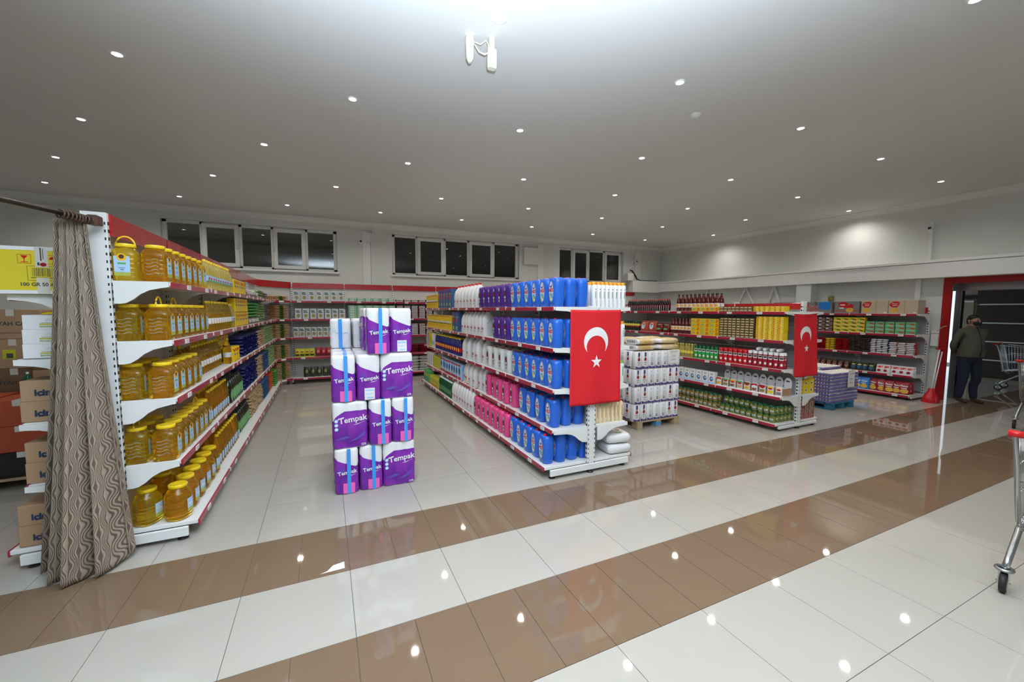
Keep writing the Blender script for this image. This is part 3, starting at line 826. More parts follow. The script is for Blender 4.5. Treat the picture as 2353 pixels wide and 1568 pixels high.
# --- five litre square oil jar
def jar_tpl(handle, m, lab=True, name='oil_jar'):
    secs = [(0, 0.066, 0.066, 5), (0.006, 0.072, 0.072, 5)]
    z = 0.03
    while z < 0.155:
        secs += [(z, 0.074, 0.074, 5), (z + 0.006, 0.0715, 0.0715, 5), (z + 0.012, 0.074, 0.074, 5)]; z += 0.030
    secs += [(0.185, 0.074, 0.074, 5), (0.205, 0.066, 0.066, 3.5), (0.222, 0.055, 0.055, 2.4), (0.228, 0.050, 0.050), (0.236, 0.050, 0.050)]
    b = MB(); b.loft(secs, m, 20)
    for sx in (-1, 1):
        for k in range(5):
            zz = 0.055 + 0.024 * k
            pts = [(sx * 0.0735, -0.036 + 0.0145 * j, zz + 0.007 * math.sin(j * 1.25)) for j in range(6)]
            b.tube(pts, 0.0034, 'pet', 5)
    lid = MB(); lid.loft([(0.232, 0.054, 0.054), (0.234, 0.056, 0.056), (0.252, 0.056, 0.056), (0.256, 0.052, 0.052), (0.252, 0.044, 0.044)], 'lid_yellow', 24)
    parts = [('body', b), ('lid', lid)]
    if lab:
        sf = surf_of([(0, 0.074, 0.074, 5), (0.2, 0.074, 0.074, 5)])
        q = MB(); q.rect(-0.042, 0.042, 0.058, 0.168, 'label_sky', sf, 0.0025, 3); q.rect(-0.042, 0.042, 0.035, 0.060, 'label_lime', sf, 0.0025, 3)
        q.oval(0, 0.160, 0.026, 0.026, 'sun_yellow', sf, 0.0032, 12); q.oval(0, 0.163, 0.015, 0.015, 'sun_brown', sf, 0.0038, 10)
        q.rect(-0.022, 0.022, 0.112, 0.124, 'leaf_green', sf, 0.0032); q.rect(-0.018, 0.018, 0.086, 0.089, 'ink', sf, 0.0032); q.rect(-0.008, 0.008, 0.074, 0.079, 'ink', sf, 0.0032)
        parts.append(('label', q))
    if handle:
        q = MB(); q.tube([(0.052 * math.cos(a), 0, 0.246 + 0.062 * math.sin(a)) for a in [math.pi * k / 10 for k in range(11)]], 0.0055, 'lid_yellow', 6); parts.append(('handle', q))
    return Tpl(name, 'jar', 0.150, 0.150, 0.256, parts)
JARH, JARHd, JAR, JARd = jar_tpl(True, 'oil'), jar_tpl(True, 'oil_deep'), jar_tpl(False, 'oil'), jar_tpl(False, 'oil_deep')
# --- round ribbed oil jar
def rjar(m):
    secs = [(0, 0.066, 0.058, 2.4), (0.008, 0.084, 0.072, 2.4)]
    for k in range(5):
        z = 0.03 + 0.026 * k
        secs += [(z, 0.090, 0.078, 2.4), (z + 0.008, 0.086, 0.074, 2.4), (z + 0.014, 0.090, 0.078, 2.4)]
    secs += [(0.175, 0.088, 0.076, 2.4), (0.205, 0.074, 0.066, 2.2), (0.228, 0.054, 0.054), (0.240, 0.050, 0.050)]
    b = MB(); b.loft(secs, m, 20)
    lid = MB(); lid.loft([(0.236, 0.055, 0.055), (0.238, 0.058, 0.058), (0.258, 0.058, 0.058), (0.262, 0.053, 0.053), (0.256, 0.045, 0.045), (0.250, 0.03, 0.03)], 'lid_yellow', 24)
    sf = surf_of([(0, 0.09, 0.078, 2.4), (0.2, 0.09, 0.078, 2.4)])
    q = MB(); q.rect(-0.034, 0.034, 0.075, 0.150, 'label_sky', sf, 0.003, 4); q.rect(-0.034, 0.034, 0.052, 0.077, 'label_lime', sf, 0.003, 4); q.rect(-0.02, 0.02, 0.10, 0.112, 'label_white', sf, 0.0036, 2)
    return Tpl('round_oil_jar', 'jar', 0.175, 0.155, 0.262, [('body', b), ('lid', lid), ('label', q)])
RJ, RJd = rjar('oil'), rjar('oil_deep')

def bottle(name, r, h, m, cap, lab=None, l0=0.25, l1=0.5, ry=None, neck=0.3, e=2.0, shoulder=0.72, parts=True, capr=None, n=14, caph=None, extra=None, ribs=False, w=None):
    ry = ry or r
    ch = caph or 0.06 * h
    hb = h - ch
    zs = shoulder * h
    nr = r * neck
    secs = [(0, r * 0.88, ry * 0.88, e), (0.012 * h / 0.25, r, ry, e)]
    if ribs:
        z = 0.08 * h
        while z < zs - 0.05 * h:
            if not (l0 * h - 0.01 < z < l1 * h + 0.01): secs += [(z, r, ry, e), (z + 0.008, r * 0.95, ry * 0.95, e), (z + 0.016, r, ry, e)]
            z += 0.028
    secs += [(zs, r, ry, e), (zs + (hb - zs) * 0.35, r * 0.86, ry * 0.86, e), (zs + (hb - zs) * 0.7, max(nr * 1.35, r * 0.45), max(nr * 1.35, ry * 0.45), 2), (hb - 0.1 * (hb - zs), nr, nr, 2), (hb, nr, nr, 2)]
    secs.sort(key=lambda q: q[0])
    b = MB(); b.loft(secs, m, n)
    cr = capr or nr * 1.12
    c = MB() if parts else b
    c.loft([(hb - 0.004, cr, cr), (h - 0.003, cr, cr), (h, cr * 0.85, cr * 0.85)], cap, 12)
    ps = [('body', b)]
    if parts: ps.append(('cap', c))
    if lab:
        q = MB() if parts else b
        q.loft(band(secs, l0 * h, l1 * h), lab, n, cap=False)
        if extra: extra(q, surf_of(secs), h)
        if parts: ps.append(('label', q))
    elif extra:
        q = MB() if parts else b
        extra(q, surf_of(secs), h)
        if parts: ps.append(('label', q))
    return Tpl(name, 'bottle', w or 2 * r + 0.002, 2 * ry + 0.002, h, ps)
def ex_blue(q, sf, h): q.rect(-0.02, 0.02, 0.34 * h, 0.40 * h, 'red', sf, 0.003, 3); q.rect(-0.028, 0.028, 0.285 * h, 0.32 * h, 'leaf_green', sf, 0.003, 3)
def ex_sun(q, sf, h): q.oval(0.0, 0.30 * h, 0.012, 0.012, 'sun_yellow', sf, 0.003, 10); q.rect(-0.014, 0.014, 0.37 * h, 0.385 * h, 'leaf_green', sf, 0.003, 2)
OILB = bottle('oil_bottle', 0.041, 0.285, 'oil_pale', 'lid_yellow', 'label_sky', 0.28, 0.47, neck=0.32, shoulder=0.60, ribs=True, extra=ex_blue)
OILW = bottle('oil_bottle', 0.043, 0.300, 'oil', 'lid_yellow', 'label_white', 0.26, 0.44, neck=0.32, shoulder=0.60, ribs=True, extra=ex_sun)
OILT = bottle('oil_bottle', 0.036, 0.310, 'oil_deep', 'lid_yellow', None, neck=0.42, shoulder=0.55, extra=lambda q, sf, h: (q.rect(-0.024, 0.024, 0.10 * h, 0.36 * h, 'label_sky', sf, 0.002, 3), q.rect(-0.016, 0.016, 0.12 * h, 0.17 * h, 'label_lime', sf, 0.0028, 2)))
OLIVE = bottle('olive_oil_bottle', 0.046, 0.300, 'olive_glass', 'black', None, neck=0.30, shoulder=0.58, extra=lambda q, sf, h: q.oval(0.0, 0.33 * h, 0.026, 0.072, 'label_green', sf, 0.002, 14))
# --- yellow margarine tin
def tin(rnd):
    b = MB()
    if rnd: b.loft([(0, 0.056, 0.056), (0.004, 0.058, 0.058), (0.176, 0.058, 0.058), (0.18, 0.056, 0.056)], 'yellow', 18)
    else: b.box(-0.062, 0.062, -0.045, 0.045, 0, 0.178, 'yellow', bev=0.006)
    sf = surf_of([(0, 0.058, 0.058), (0.2, 0.058, 0.058)]) if rnd else -0.045
    q = MB(); q.text('Vita', 0, 0.140, 0.055, 'red', sf, 0.002, bold=0.02); q.oval(0.0, 0.092, 0.024, 0.012, 'royal', sf, 0.0015); q.rect(-0.048, 0.048, 0.093, 0.096, 'royal', sf, 0.0012, 4)
    q.rect(-0.05, 0.05, 0.004, 0.010, 'navy_ink', sf, 0.0012, 4)
    return Tpl('margarine_tin', 'tin', 0.128 if not rnd else 0.12, 0.094 if not rnd else 0.12, 0.180, [('body', b), ('label', q)])
TIN, TINR = tin(False), tin(True)

# --- lying pillow packs; front (-Y) shows the end with its seal
def pack(name, w, d, h, m, mid=None, endm=None, cat='pack', txt=None, tm='label_white', ts=0.02):
    b = MB()
    secs = [(-d / 2, w * 0.46, h * 0.30, 3), (-d / 2 + 0.012, w * 0.47, h * 0.36, 3), (-d / 2 + 0.03, w * 0.485, h * 0.44, 3), (-d / 4, w * 0.5, h * 0.5, 3), (d / 4, w * 0.5, h * 0.5, 3), (d / 2 - 0.02, w * 0.48, h * 0.4, 3), (d / 2, w * 0.44, h * 0.1, 3)]
    T = Matrix.Translation((0, 0, h / 2)) @ Matrix.Rotation(R(-90), 4, 'X')
    n = 12
    b.loft(secs[:3], endm or m, n, T=T, cap=False); b.loft(secs[2:], m, n, T=T)
    if mid: b.rect(-w * 0.40, w * 0.40, h * 0.28, h * 0.72, mid, -d / 2, 0.0008, 1)
    if txt: b.text(txt, 0, h * 0.5, ts, tm, -d / 2, 0.0014, bold=0.02)
    return Tpl(name, cat, w, d, h, [('body', b)])
def boxp(name, w, d, h, m, deco=None, cat='box', bev=0.0025, side=None):
    b = MB(); b.box(-w / 2, w / 2, -d / 2, d / 2, 0, h, m, bev=bev)
    if deco: deco(b, -d / 2)
    if side: side(b, Matrix.Rotation(R(-90), 4, 'Z'), -w / 2)
    return Tpl(name, cat, w + 0.001, d, h, [('body', b)])
def pouch(name, w, d, h, m, deco=None, cat='bag', crimp='silver', tilt=0.0):
    secs = [(0, w * 0.46, d * 0.36, 3), (0.015, w * 0.49, d * 0.47, 3), (h * 0.3, w * 0.5, d * 0.5, 2.6), (h * 0.65, w * 0.49, d * 0.42, 2.4), (h * 0.86, w * 0.47, d * 0.2, 2.2), (h * 0.94, w * 0.47, d * 0.05, 2.2), (h, w * 0.48, d * 0.035, 2.2)]
    b = MB(); b.loft(secs, m, 16)
    if deco: deco(b, surf_of(secs))
    return Tpl(name, cat, w, d, h, [('body', b)])

GREENP = pack('pasta_bag', 0.16, 0.30, 0.044, 'green', 'bright_green')
PALEP = pack('pasta_bag', 0.16, 0.30, 0.044, 'pale_green', None)
SPECP = pack('bean_bag', 0.14, 0.28, 0.036, 'speckle', None, 'speckle')
NAVYP = pack('spaghetti_bag', 0.15, 0.28, 0.045, 'navy', None, 'navy')
NAVYB = pack('spaghetti_bag', 0.13, 0.28, 0.040, 'navy', 'tan', 'tan')
STEELP = pack('pasta_bag', 0.16, 0.28, 0.045, 'steel_blue', None)
BEIGEP = pack('beige_pasta_bag', 0.15, 0.28, 0.045, 'beige', None, 'beige')  # a pasta bag like the others, only beige
NOODP = pack('noodle_pasta_bag', 0.145, 0.26, 0.034, 'noodle', 'tan', 'noodle')
GRNB = pack('noodle_pasta_bag', 0.06, 0.26, 0.034, 'green', None)  # narrow green pasta bag, sharing its object name with the noodle bags
REDP = pack('pasta_bag', 0.14, 0.26, 0.045, 'red', 'orange')
COFF = pack('coffee_bag', 0.07, 0.16, 0.10, 'speckle', 'label_white')
# --- left gondola
P = lambda i: pl_(i, LG)
def jars(i, y0, y1, zi, handles=()):
    n = int((y1 - y0) / 0.155 + 0.3); p = (y1 - y0) / n
    for k in range(n):
        x, y = FL.pos(y0 - 3.6 + p * (k + 0.5), 0.095)
        h = k in handles
        put(JARHd if h else JARd, (x, y, zi), R(90 + rng(-3, 3)), 'amber oil jar%s, front row, %s from near end, %s' % (' with raised handle' if h else '', ordn(k), P(i)), 'oil jars on ' + P(i))
jars(0, 3.62, 4.72, ZL[0])
x, y = FL.pos(0.10, 0.255); put(JARH, (x, y, ZL[0]), 0.0, 'oil jar with raised handle and blue label facing the camera, left gondola', 'oil jars on ' + P(0))
jars(1, 3.62, 4.72, ZL[1], (0, 2))
for k in range(4):
    x, y = FL.pos(0.10 + 0.16 * k, 0.262); put(JAR, (x, y, ZL[1]), R(90), 'amber oil jar, rear row, %s from near end, %s' % (ordn(k), P(1)), 'oil jars on ' + P(1))
jars(2, 3.62, 4.42, ZL[2])
for k in range(3):
    x, y = FL.pos(0.10 + 0.16 * k, 0.262); put(JAR, (x, y, ZL[2]), R(90), 'amber oil jar, rear row, %s from near end, %s' % (ordn(k), P(2)), 'oil jars on ' + P(2))
jars(3, 3.62, 4.66, ZL[3], (5,))
for k in range(3):
    x, y = FL.pos(0.10 + 0.16 * k, 0.262); put(JARH if k == 0 else JAR, (x, y, ZL[3]), R(90), 'amber oil jar%s, rear row, %s from near end, %s' % (' with raised handle' if k == 0 else '', ordn(k), P(3)), 'oil jars on ' + P(3))
for k in range(6):
    x, y = FL.pos(0.12 + 0.178 * k, 0.055); put(RJd, (x, y, ZL[4]), R(78 + rng(-5, 5)), 'ribbed round oil jar, front row, %s from near end, %s' % (ordn(k), P(4)), 'round oil jars on ' + P(4))
for k in range(3):
    x, y = FL.pos(0.12 + 0.19 * k + (0.12 if k else 0), 0.235); put(RJ if k == 0 else RJd, (x, y, ZL[4]), R(70), 'ribbed round oil jar, rear row, %s from near end, %s' % (ordn(k), P(4)), 'round oil jars on ' + P(4))
row(FL, OILB, 1.14, 2.30, ZL[0], 'clear oil bottle with blue label', P(0), n=12)
row(FL, OILW, 1.14, 2.15, ZL[1], 'oil bottle with white label', P(1), n=10)
row(FL, OILB, 2.16, 2.34, ZL[1], 'blue label oil bottle', P(1), n=2)
row(FL, OILW, 0.98, 2.00, ZL[2], 'oil bottle with white label', P(2), n=10, rows=2, d=0.10)
x, y = FL.pos(2.08, 0.07); put(OILW, (x, y, ZL[2]), R(60), 'oil bottle with white label standing alone at the shelf front, left gondola', 'oil bottles')
row(FL, OILT, 1.10, 1.90, ZL[3], 'slim amber oil bottle with sky label', P(3), n=9, rows=2, d=0.03)
row(FL, OILT, 1.20, 2.20, ZL[4], 'slim amber oil bottle with sky label', P(4), n=10, rows=3, d=0.0, rowgap=0.015)
row(FL, OLIVE, 1.96, 2.72, ZL[3], 'dark olive oil bottle with green oval', P(3), n=7, rows=2, d=0.02, spin=R(-15))
row(FL, OLIVE, 2.28, 3.10, ZL[4], 'dark olive oil bottle with green oval', P(4), n=8, rows=2, d=0.02, spin=R(-15))
row(FL, TIN, 2.36, 3.14, ZL[0], 'yellow margarine tin', P(0), n=6)
row(FL, TIN, 2.36, 3.26, ZL[1], 'yellow margarine tin', P(1), n=7, layers=2)
row(FL, TINR, 2.18, 2.54, ZL[2], 'round yellow margarine tin', P(2), n=3, layers=1, d=0.01)
row(FL, TIN, 2.20, 2.72, ZL[2], 'yellow margarine tin at the back', P(2), n=4, layers=2, d=0.16)
row(FL, COFF, 3.26, 4.25, ZL[0], 'dark speckled coffee bag', P(0), n=12)
row(FL, PALEP, 4.30, 4.95, ZL[0], 'pale green pasta bag', P(0), layers=3)
row(FL, SPECP, 4.95, 5.50, ZL[0], 'dark speckled bean bag', P(0), layers=3)
row(FL, COFF, 3.30, 4.25, ZL[1], 'dark speckled coffee bag', P(1), n=11)
row(FL, GREENP, 3.30, 4.25, ZL[1] + 0.102, 'green pasta bag on coffee bags', P(1), n=6, layers=5)
row(FL, PALEP, 4.28, 5.00, ZL[1], 'pale green pasta bag', P(1), layers=7)
row(FL, SPECP, 5.02, 5.75, ZL[1], 'dark speckled bean bag', P(1), layers=9)
row(FL, NAVYP, 2.76, 4.10, ZL[2], 'navy spaghetti bag', P(2), layers=6, jit=0.02)
row(FL, NAVYB, 4.12, 4.90, ZL[2], 'navy and tan spaghetti bag', P(2), layers=7, jit=0.02)
row(FL, PALEP, 4.92, 6.20, ZL[2], 'pale green pasta bag', P(2), layers=7)
row(FL, NAVYP, 2.80, 3.90, ZL[3], 'navy spaghetti bag', P(3), layers=7, jit=0.02)
row(FL, NAVYB, 3.92, 4.55, ZL[3], 'navy and tan spaghetti bag', P(3), layers=8, jit=0.02)
row(FL, STEELP, 4.57, 5.30, ZL[3], 'steel blue pasta bag', P(3), layers=7)
row(FL, PALEP, 5.32, 6.30, ZL[3], 'pale green pasta bag', P(3), layers=8)
row(FL, BEIGEP, 3.16, 4.40, ZL[4], 'beige pasta bag', P(4), layers=7, jit=0.02)
row(FL, STEELP, 4.42, 5.20, ZL[4], 'steel blue pasta bag', P(4), layers=7)
row(FL, REDP, 5.22, 5.80, ZL[4], 'red pasta bag', P(4), layers=7)
row(FL, GREENP, 5.82, 6.35, ZL[4], 'green pasta bag', P(4), layers=7, d=-0.03)

# --- corner unit
ca = math.atan2(B[1] - A[1], B[0] - A[0])
FC = Face(A[0], A[1], (math.cos(ca), math.sin(ca)), (-math.sin(ca), math.cos(ca)), ca, 'left end')
for i, ly in enumerate((3, 9, 9, 9, 11)):
    zc = ZL[i]
    row(FC, NOODP, 0.005, 0.155, zc, 'orange noodle bag, left pile', 'corner unit ' + SN[i], layers=ly, n=1, d=0.02)
    row(FC, GRNB, 0.16, 0.22, zc, 'narrow green pasta bag', 'corner unit ' + SN[i], layers=ly, n=1, d=0.02)
    row(FC, NOODP, 0.225, 0.385, zc, 'orange noodle bag, right pile', 'corner unit ' + SN[i], layers=ly, n=1, d=0.03)

# --- back wall run
def d_bulgur(b, y):
    b.rect(-0.05, 0.02, 0.175, 0.195, 'dark_green', y); b.rect(-0.045, 0.035, 0.145, 0.165, 'dark_green', y)
    b.poly([(0.04 * math.cos(a) * (1 if k % 2 else 0.8), 0.075 + 0.045 * math.sin(a) * (1 if k % 2 else 0.8)) for k, a in enumerate([2 * math.pi * j / 12 for j in range(12)])], 'olive', y)
BULG = boxp('bulgur_bag', 0.138, 0.09, 0.235, 'silver', d_bulgur, 'bag', 0.006)
BULS = boxp('bulgur_bag', 0.115, 0.08, 0.225, 'silver', d_bulgur, 'bag', 0.006)
PB_ = lambda i: pl_(i, BG)
row(FB, BULG, 0.04, 1.12, ZL[0], 'silver bulgur bag', PB_(0), n=7)
row(FB, BULG, 0.06, 1.13, ZL[1], 'silver bulgur bag', PB_(1), n=7)
row(FB, BULS, 0.02, 1.12, ZL[2], 'small silver bulgur bag', PB_(2), n=9)
YB = pouch('lentil_bag', 0.115, 0.08, 0.19, 'yellow_green', lambda b, s: (b.oval(0, 0.12, 0.028, 0.018, 'crimson', s, 0.002), b.rect(-0.04, 0.04, 0.03, 0.07, 'black_bag', s, 0.002, 3)))
RB = pouch('lentil_bag', 0.115, 0.08, 0.21, 'crimson', lambda b, s: (b.oval(0, 0.12, 0.03, 0.03, 'rose', s, 0.002), b.rect(-0.04, 0.04, 0.03, 0.06, 'black_bag', s, 0.002, 3)))
BB = pouch('lentil_bag', 0.125, 0.09, 0.24, 'black_bag', lambda b, s: b.oval(0, 0.13, 0.03, 0.04, 'olive', s, 0.002))
row(FB, YB, 0.04, 0.44, ZL[3], 'yellow pulse bag', PB_(3), n=4, rows=2)
row(FB, RB, 0.46, 0.80, ZL[3], 'crimson pulse bag', PB_(3), n=3)
row(FB, YB, 0.80, 1.14, ZL[3], 'yellow pulse bag beside crimson ones', PB_(3), n=3)
row(FB, BB, 0.20, 1.13, ZL[4], 'black pulse bag', PB_(4), n=7)
def d_sugar(b, y): b.rect(-0.05, 0.05, 0.008, 0.027, 'label_white', y); b.oval(0.075, 0.02, 0.010, 0.010, 'label_white', y, n=8)
SUG = boxp('sugar_box', 0.178, 0.12, 0.040, 'mint', d_sugar)
row(FB, SUG, 1.19, 2.27, ZL[0], 'green sugar cube box', PB_(0), n=6, layers=2)
row(FB, SUG, 1.19, 2.27, ZL[1], 'green sugar cube box', PB_(1), n=6, layers=8)
row(FB, SUG, 1.19, 2.27, ZL[2], 'green sugar cube box', PB_(2), n=6, layers=4)
RW = pack('rice_bag', 0.185, 0.26, 0.032, 'crimson', 'label_white')
row(FB, RW, 2.29, 3.40, ZL[0], 'crimson and white rice bag', PB_(0), n=6, layers=2)
row(FB, RW, 2.29, 3.40, ZL[1], 'crimson and white rice bag', PB_(1), n=6, layers=10)
row(FB, RW, 2.29, 3.40, ZL[2], 'crimson and white rice bag', PB_(2), n=6, layers=9)
RWL = pack('rice_sack', 0.27, 0.32, 0.055, 'crimson', None, None)
row(FB, RWL, 2.29, 3.40, ZL[3], 'large crimson rice bag', PB_(3), n=4, layers=4)
SCK = pack('flour_sack', 0.28, 0.36, 0.075, 'sack', None, 'sack')
row(FB, SCK, 2.29, 3.42, ZL[4], 'white flour sack', PB_(4), n=4, layers=5)

# --- middle gondola: detergent jugs
def jug(m, kind, name='detergent_jug'):
    secs = [(0, 0.066, 0.046, 3), (0.006, 0.074, 0.054, 3), (0.05, 0.079, 0.060, 3), (0.13, 0.084, 0.065, 2.8), (0.20, 0.086, 0.066, 2.8), (0.250, 0.084, 0.063, 2.8), (0.278, 0.077, 0.056, 2.8), (0.290, 0.066, 0.046, 2.6), (0.288, 0.058, 0.038, 2.5), (0.270, 0.045, 0.030, 2.4)]
    b = MB(); b.loft(secs, m, 24)
    s2 = [q for q in secs[:8]]
    for sx in (-1, 1):          # pinched grip facet on each side
        Tm = Matrix.Rotation(R(90 * sx), 4, 'Z')
        sw = surf_of([(q[0], q[2], q[1], q[3]) for q in s2])
        b.poly([(0.034 * math.sin(a) * (1 - 0.25 * math.cos(a)), 0.145 + 0.105 * math.cos(a)) for a in [2 * math.pi * k / 16 for k in range(16)]], m, sw, 0.0012, T=Tm)
    cap = MB(); cap.loft([(0.268, 0.020, 0.020), (0.292, 0.020, 0.020), (0.298, 0.014, 0.014)], 'red_cap', 14, T=Matrix.Translation((0, -0.012, 0)))
    sf = surf_of(s2)
    q = MB()
    if kind == 'hes':
        q.oval(0, 0.150, 0.045, 0.104, 'silver_label', sf, 0.0018, 18); q.oval(0, 0.215, 0.022, 0.022, 'royal', sf, 0.0024); q.oval(0, 0.221, 0.016, 0.016, 'label_white', sf, 0.003)
        q.rect(-0.038, 0.038, 0.138, 0.188, 'label_white', sf, 0.0022, 4)
        q.text('HES', 0, 0.164, 0.047, 'red_cap', sf, 0.0036, bold=0.035, shear=0.15)
        q.oval(0.002, 0.092, 0.034, 0.042, 'aqua', sf, 0.0026); q.oval(0.014, 0.074, 0.014, 0.014, 'label_white', sf, 0.003); q.oval(-0.006, 0.088, 0.014, 0.030, 'lemon', sf, 0.0032)
    else:
        q.oval(0, 0.150, 0.030, 0.100, 'dark_label', sf, 0.0018, 18); q.oval(0, 0.225, 0.016, 0.022, 'silver_label', sf, 0.0026)
        q.text('HES', 0, 0.165, 0.032, 'red_cap', sf, 0.0036, bold=0.03)
        q.rect(-0.02, 0.02, 0.112, 0.138, 'label_white', sf, 0.0026, 3); q.oval(0, 0.085, 0.012, 0.02, 'label_white', sf, 0.0026)
    return Tpl(name, 'bottle', 0.178, 0.136, 0.298, [('body', b), ('cap', cap), ('label', q)])
JB, JP, JK, JW = jug('blue_plastic', 'hes'), jug('purple_plastic', 'p'), jug('pink_plastic', 'pink'), jug('milky', 'white')
# white bleach bottle, broad side across the shelf
def bleach():
    secs = [(0, 0.052, 0.082, 4), (0.008, 0.060, 0.092, 4), (0.18, 0.060, 0.092, 4), (0.23, 0.058, 0.088, 3), (0.28, 0.052, 0.074, 2.6), (0.315, 0.040, 0.048, 2.2), (0.340, 0.026, 0.028, 2), (0.350, 0.022, 0.022, 2)]
    b = MB(); b.loft(secs, 'white_plastic', 20)
    for sx in (-1, 1):      # handle relief on the broad sides
        b.tube([(sx * 0.057, -0.05, 0.19), (sx * 0.061, -0.02, 0.20), (sx * 0.060, 0.015, 0.235), (sx * 0.054, 0.025, 0.275), (sx * 0.046, 0.0, 0.30)], 0.006, 'white_plastic', 6)
    c = MB(); c.loft([(0.345, 0.024, 0.024), (0.370, 0.024, 0.024), (0.374, 0.019, 0.019)], 'red_cap', 14)
    sf = surf_of(secs)
    q = MB(); q.rect(-0.050, 0.050, 0.030, 0.165, 'label_white', sf, 0.002, 3); q.text('HES', 0.0, 0.105, 0.045, 'red_cap', sf, 0.0036, bold=0.03); q.rect(-0.036, 0.03, 0.066, 0.070, 'ink', sf, 0.003, 2); q.rect(-0.036, 0.02, 0.055, 0.058, 'ink', sf, 0.003, 2)
    sw = surf_of([(z[0], z[2], z[1], z[3]) for z in secs])
    for sgn in (1,):
        Tm = Matrix.Rotation(R(90), 4, 'Z')
        q.rect(-0.07, 0.07, 0.030, 0.165, 'label_white', sw, 0.002, 3, T=Tm)
        for k in range(7): q.rect(-0.045, 0.06, 0.045 + 0.016 * k, 0.049 + 0.016 * k, 'silver', sw, 0.003, 2, T=Tm)
    return Tpl('bleach_bottle', 'bottle', 0.124, 0.186, 0.374, [('body', b), ('cap', c), ('label', q)])
WB = bleach()
P = lambda i: pl_(i, MG)
row(FM, JB, 0.02, 1.13, ZM[0], 'blue detergent jug', P(0), n=6, rows=3, skip=lambda i, r, l: r > 0 and i > 1)
row(FM, JP, 1.15, 2.27, ZM[0], 'purple detergent jug', P(0), n=6)
row(FM, WB, 2.30, 3.50, ZM[0], 'white bleach bottle with red cap', P(0), n=7)
row(FM, JB, 0.02, 1.13, ZM[1], 'blue detergent jug', P(1), n=6, rows=3, skip=lambda i, r, l: r > 0 and i > 1)
row(FM, JP, 1.15, 1.72, ZM[1], 'purple detergent jug', P(1), n=3)
row(FM, WB, 2.00, 3.12, ZM[1], 'white bleach bottle with red cap', P(1), n=7, d=0.02)
row(FM, JB, 0.03, 1.08, ZM[2], 'blue detergent jug', P(2), n=6, rows=3)
row(FM, JW, 1.10, 1.96, ZM[2], 'milky white detergent jug', P(2), n=4, rows=2)
row(FM, WB, 2.02, 3.10, ZM[2], 'white bleach bottle with red cap', P(2), n=5, jit=0.06)
row(FM, JB, 0.06, 0.93, ZM[3], 'blue detergent jug', P(3), n=4, rows=3, jit=0.02)
row(FM, JK, 1.00, 2.00, ZM[3], 'pink detergent jug', P(3), n=5, rows=2, jit=0.02)
row(FM, WB, 2.03, 3.08, ZM[3], 'white bleach bottle with red cap', P(3), n=6, jit=0.05)
row(FM, JB, 0.06, 1.00, ZM[4], 'blue detergent jug', P(4), n=5, rows=4, d=-0.06, jit=0.015)
row(FM, JK, 1.03, 2.28, ZM[4], 'pink detergent jug', P(4), n=7, rows=2, d=-0.06)
row(FM, WB, 2.30, 3.42, ZM[4], 'white bleach bottle with red cap', P(4), n=8, d=-0.06)
CLOTH = boxp('cleaning_cloth_pack', 0.075, 0.12, 0.27, 'yellow', lambda b, y: (b.rect(-0.034, 0.034, 0.135, 0.165, 'label_white', y), b.rect(-0.03, 0.03, 0.112, 0.130, 'ink', y), b.rect(-0.034, 0.034, 0.06, 0.085, 'orange', y), b.rect(-0.034, 0.034, 0.245, 0.262, 'red', y)), 'pack', 0.012)
row(FM, CLOTH, 4.62, 5.58, ZM[0], 'yellow cleaning cloth pack', P(0), n=12)
row(FM, CLOTH, 3.62, 5.50, ZM[1], 'yellow cleaning cloth pack', P(1), n=22)
BOXB = boxp('washing_powder_box', 0.17, 0.10, 0.34, 'steel_blue', lambda b, y: (b.rect(-0.08, 0.08, 0.27, 0.335, 'purple_plastic', y), b.oval(0, 0.20, 0.045, 0.05, 'red', y), b.rect(-0.05, 0.05, 0.04, 0.09, 'pale_green', y), b.rect(-0.03, 0.03, 0.245, 0.262, 'lemon', y)), bev=0.004)
row(FM, BOXB, 3.62, 4.55, ZM[0], 'blue washing powder box', P(0), n=5)
row(FM, BOXB, 3.20, 3.58, ZM[1], 'blue washing powder box', P(1), n=2)
SPR = bottle('spray_bottle', 0.05, 0.30, 'navy', 'yellow', 'red', 0.22, 0.46, ry=0.035, neck=0.4, shoulder=0.6, parts=False, extra=lambda q, sf, h: q.oval(0.012, 0.36 * h, 0.02, 0.03, 'lemon', sf, 0.003))
row(FM, SPR, 3.16, 4.85, ZM[2], 'navy spray bottle with red label', P(2), n=14, rows=2)
row(FM, boxp('cleaner_carton', 0.10, 0.10, 0.30, 'label_white', lambda b, y: b.rect(-0.04, 0.04, 0.06, 0.14, 'aqua', y)), 4.87, 5.08, ZM[2], 'white cleaner carton', P(2), n=2)
row(FM, boxp('cleaner_carton', 0.12, 0.10, 0.31, 'yellow', lambda b, y: b.rect(-0.01, 0.01, 0.06, 0.20, 'ink', y)), 5.10, 5.35, ZM[2], 'yellow cleaner carton', P(2), n=2)
row(FM, boxp('cleaner_carton', 0.10, 0.10, 0.30, 'silver', None), 5.38, 5.62, ZM[2], 'silver cleaner carton', P(2), n=2)
PWD = boxp('powder_pack', 0.14, 0.09, 0.27, 'badge_blue', lambda b, y: (b.rect(-0.065, 0.065, 0.01, 0.055, 'red', y), b.oval(0.0, 0.15, 0.045, 0.06, 'royal', y), b.oval(0.02, 0.10, 0.025, 0.02, 'lemon', y), b.rect(-0.065, 0.065, 0.235, 0.265, 'red', y)), 'pack', 0.012)
row(FM, PWD, 3.12, 4.45, ZM[3], 'blue and red washing powder pack', P(3), n=9, jit=0.02)
row(FM, boxp('sponge_pack', 0.12, 0.10, 0.24, 'yellow_green', None, 'pack', 0.01), 4.48, 5.05, ZM[3], 'yellow sponge pack', P(3), n=4)
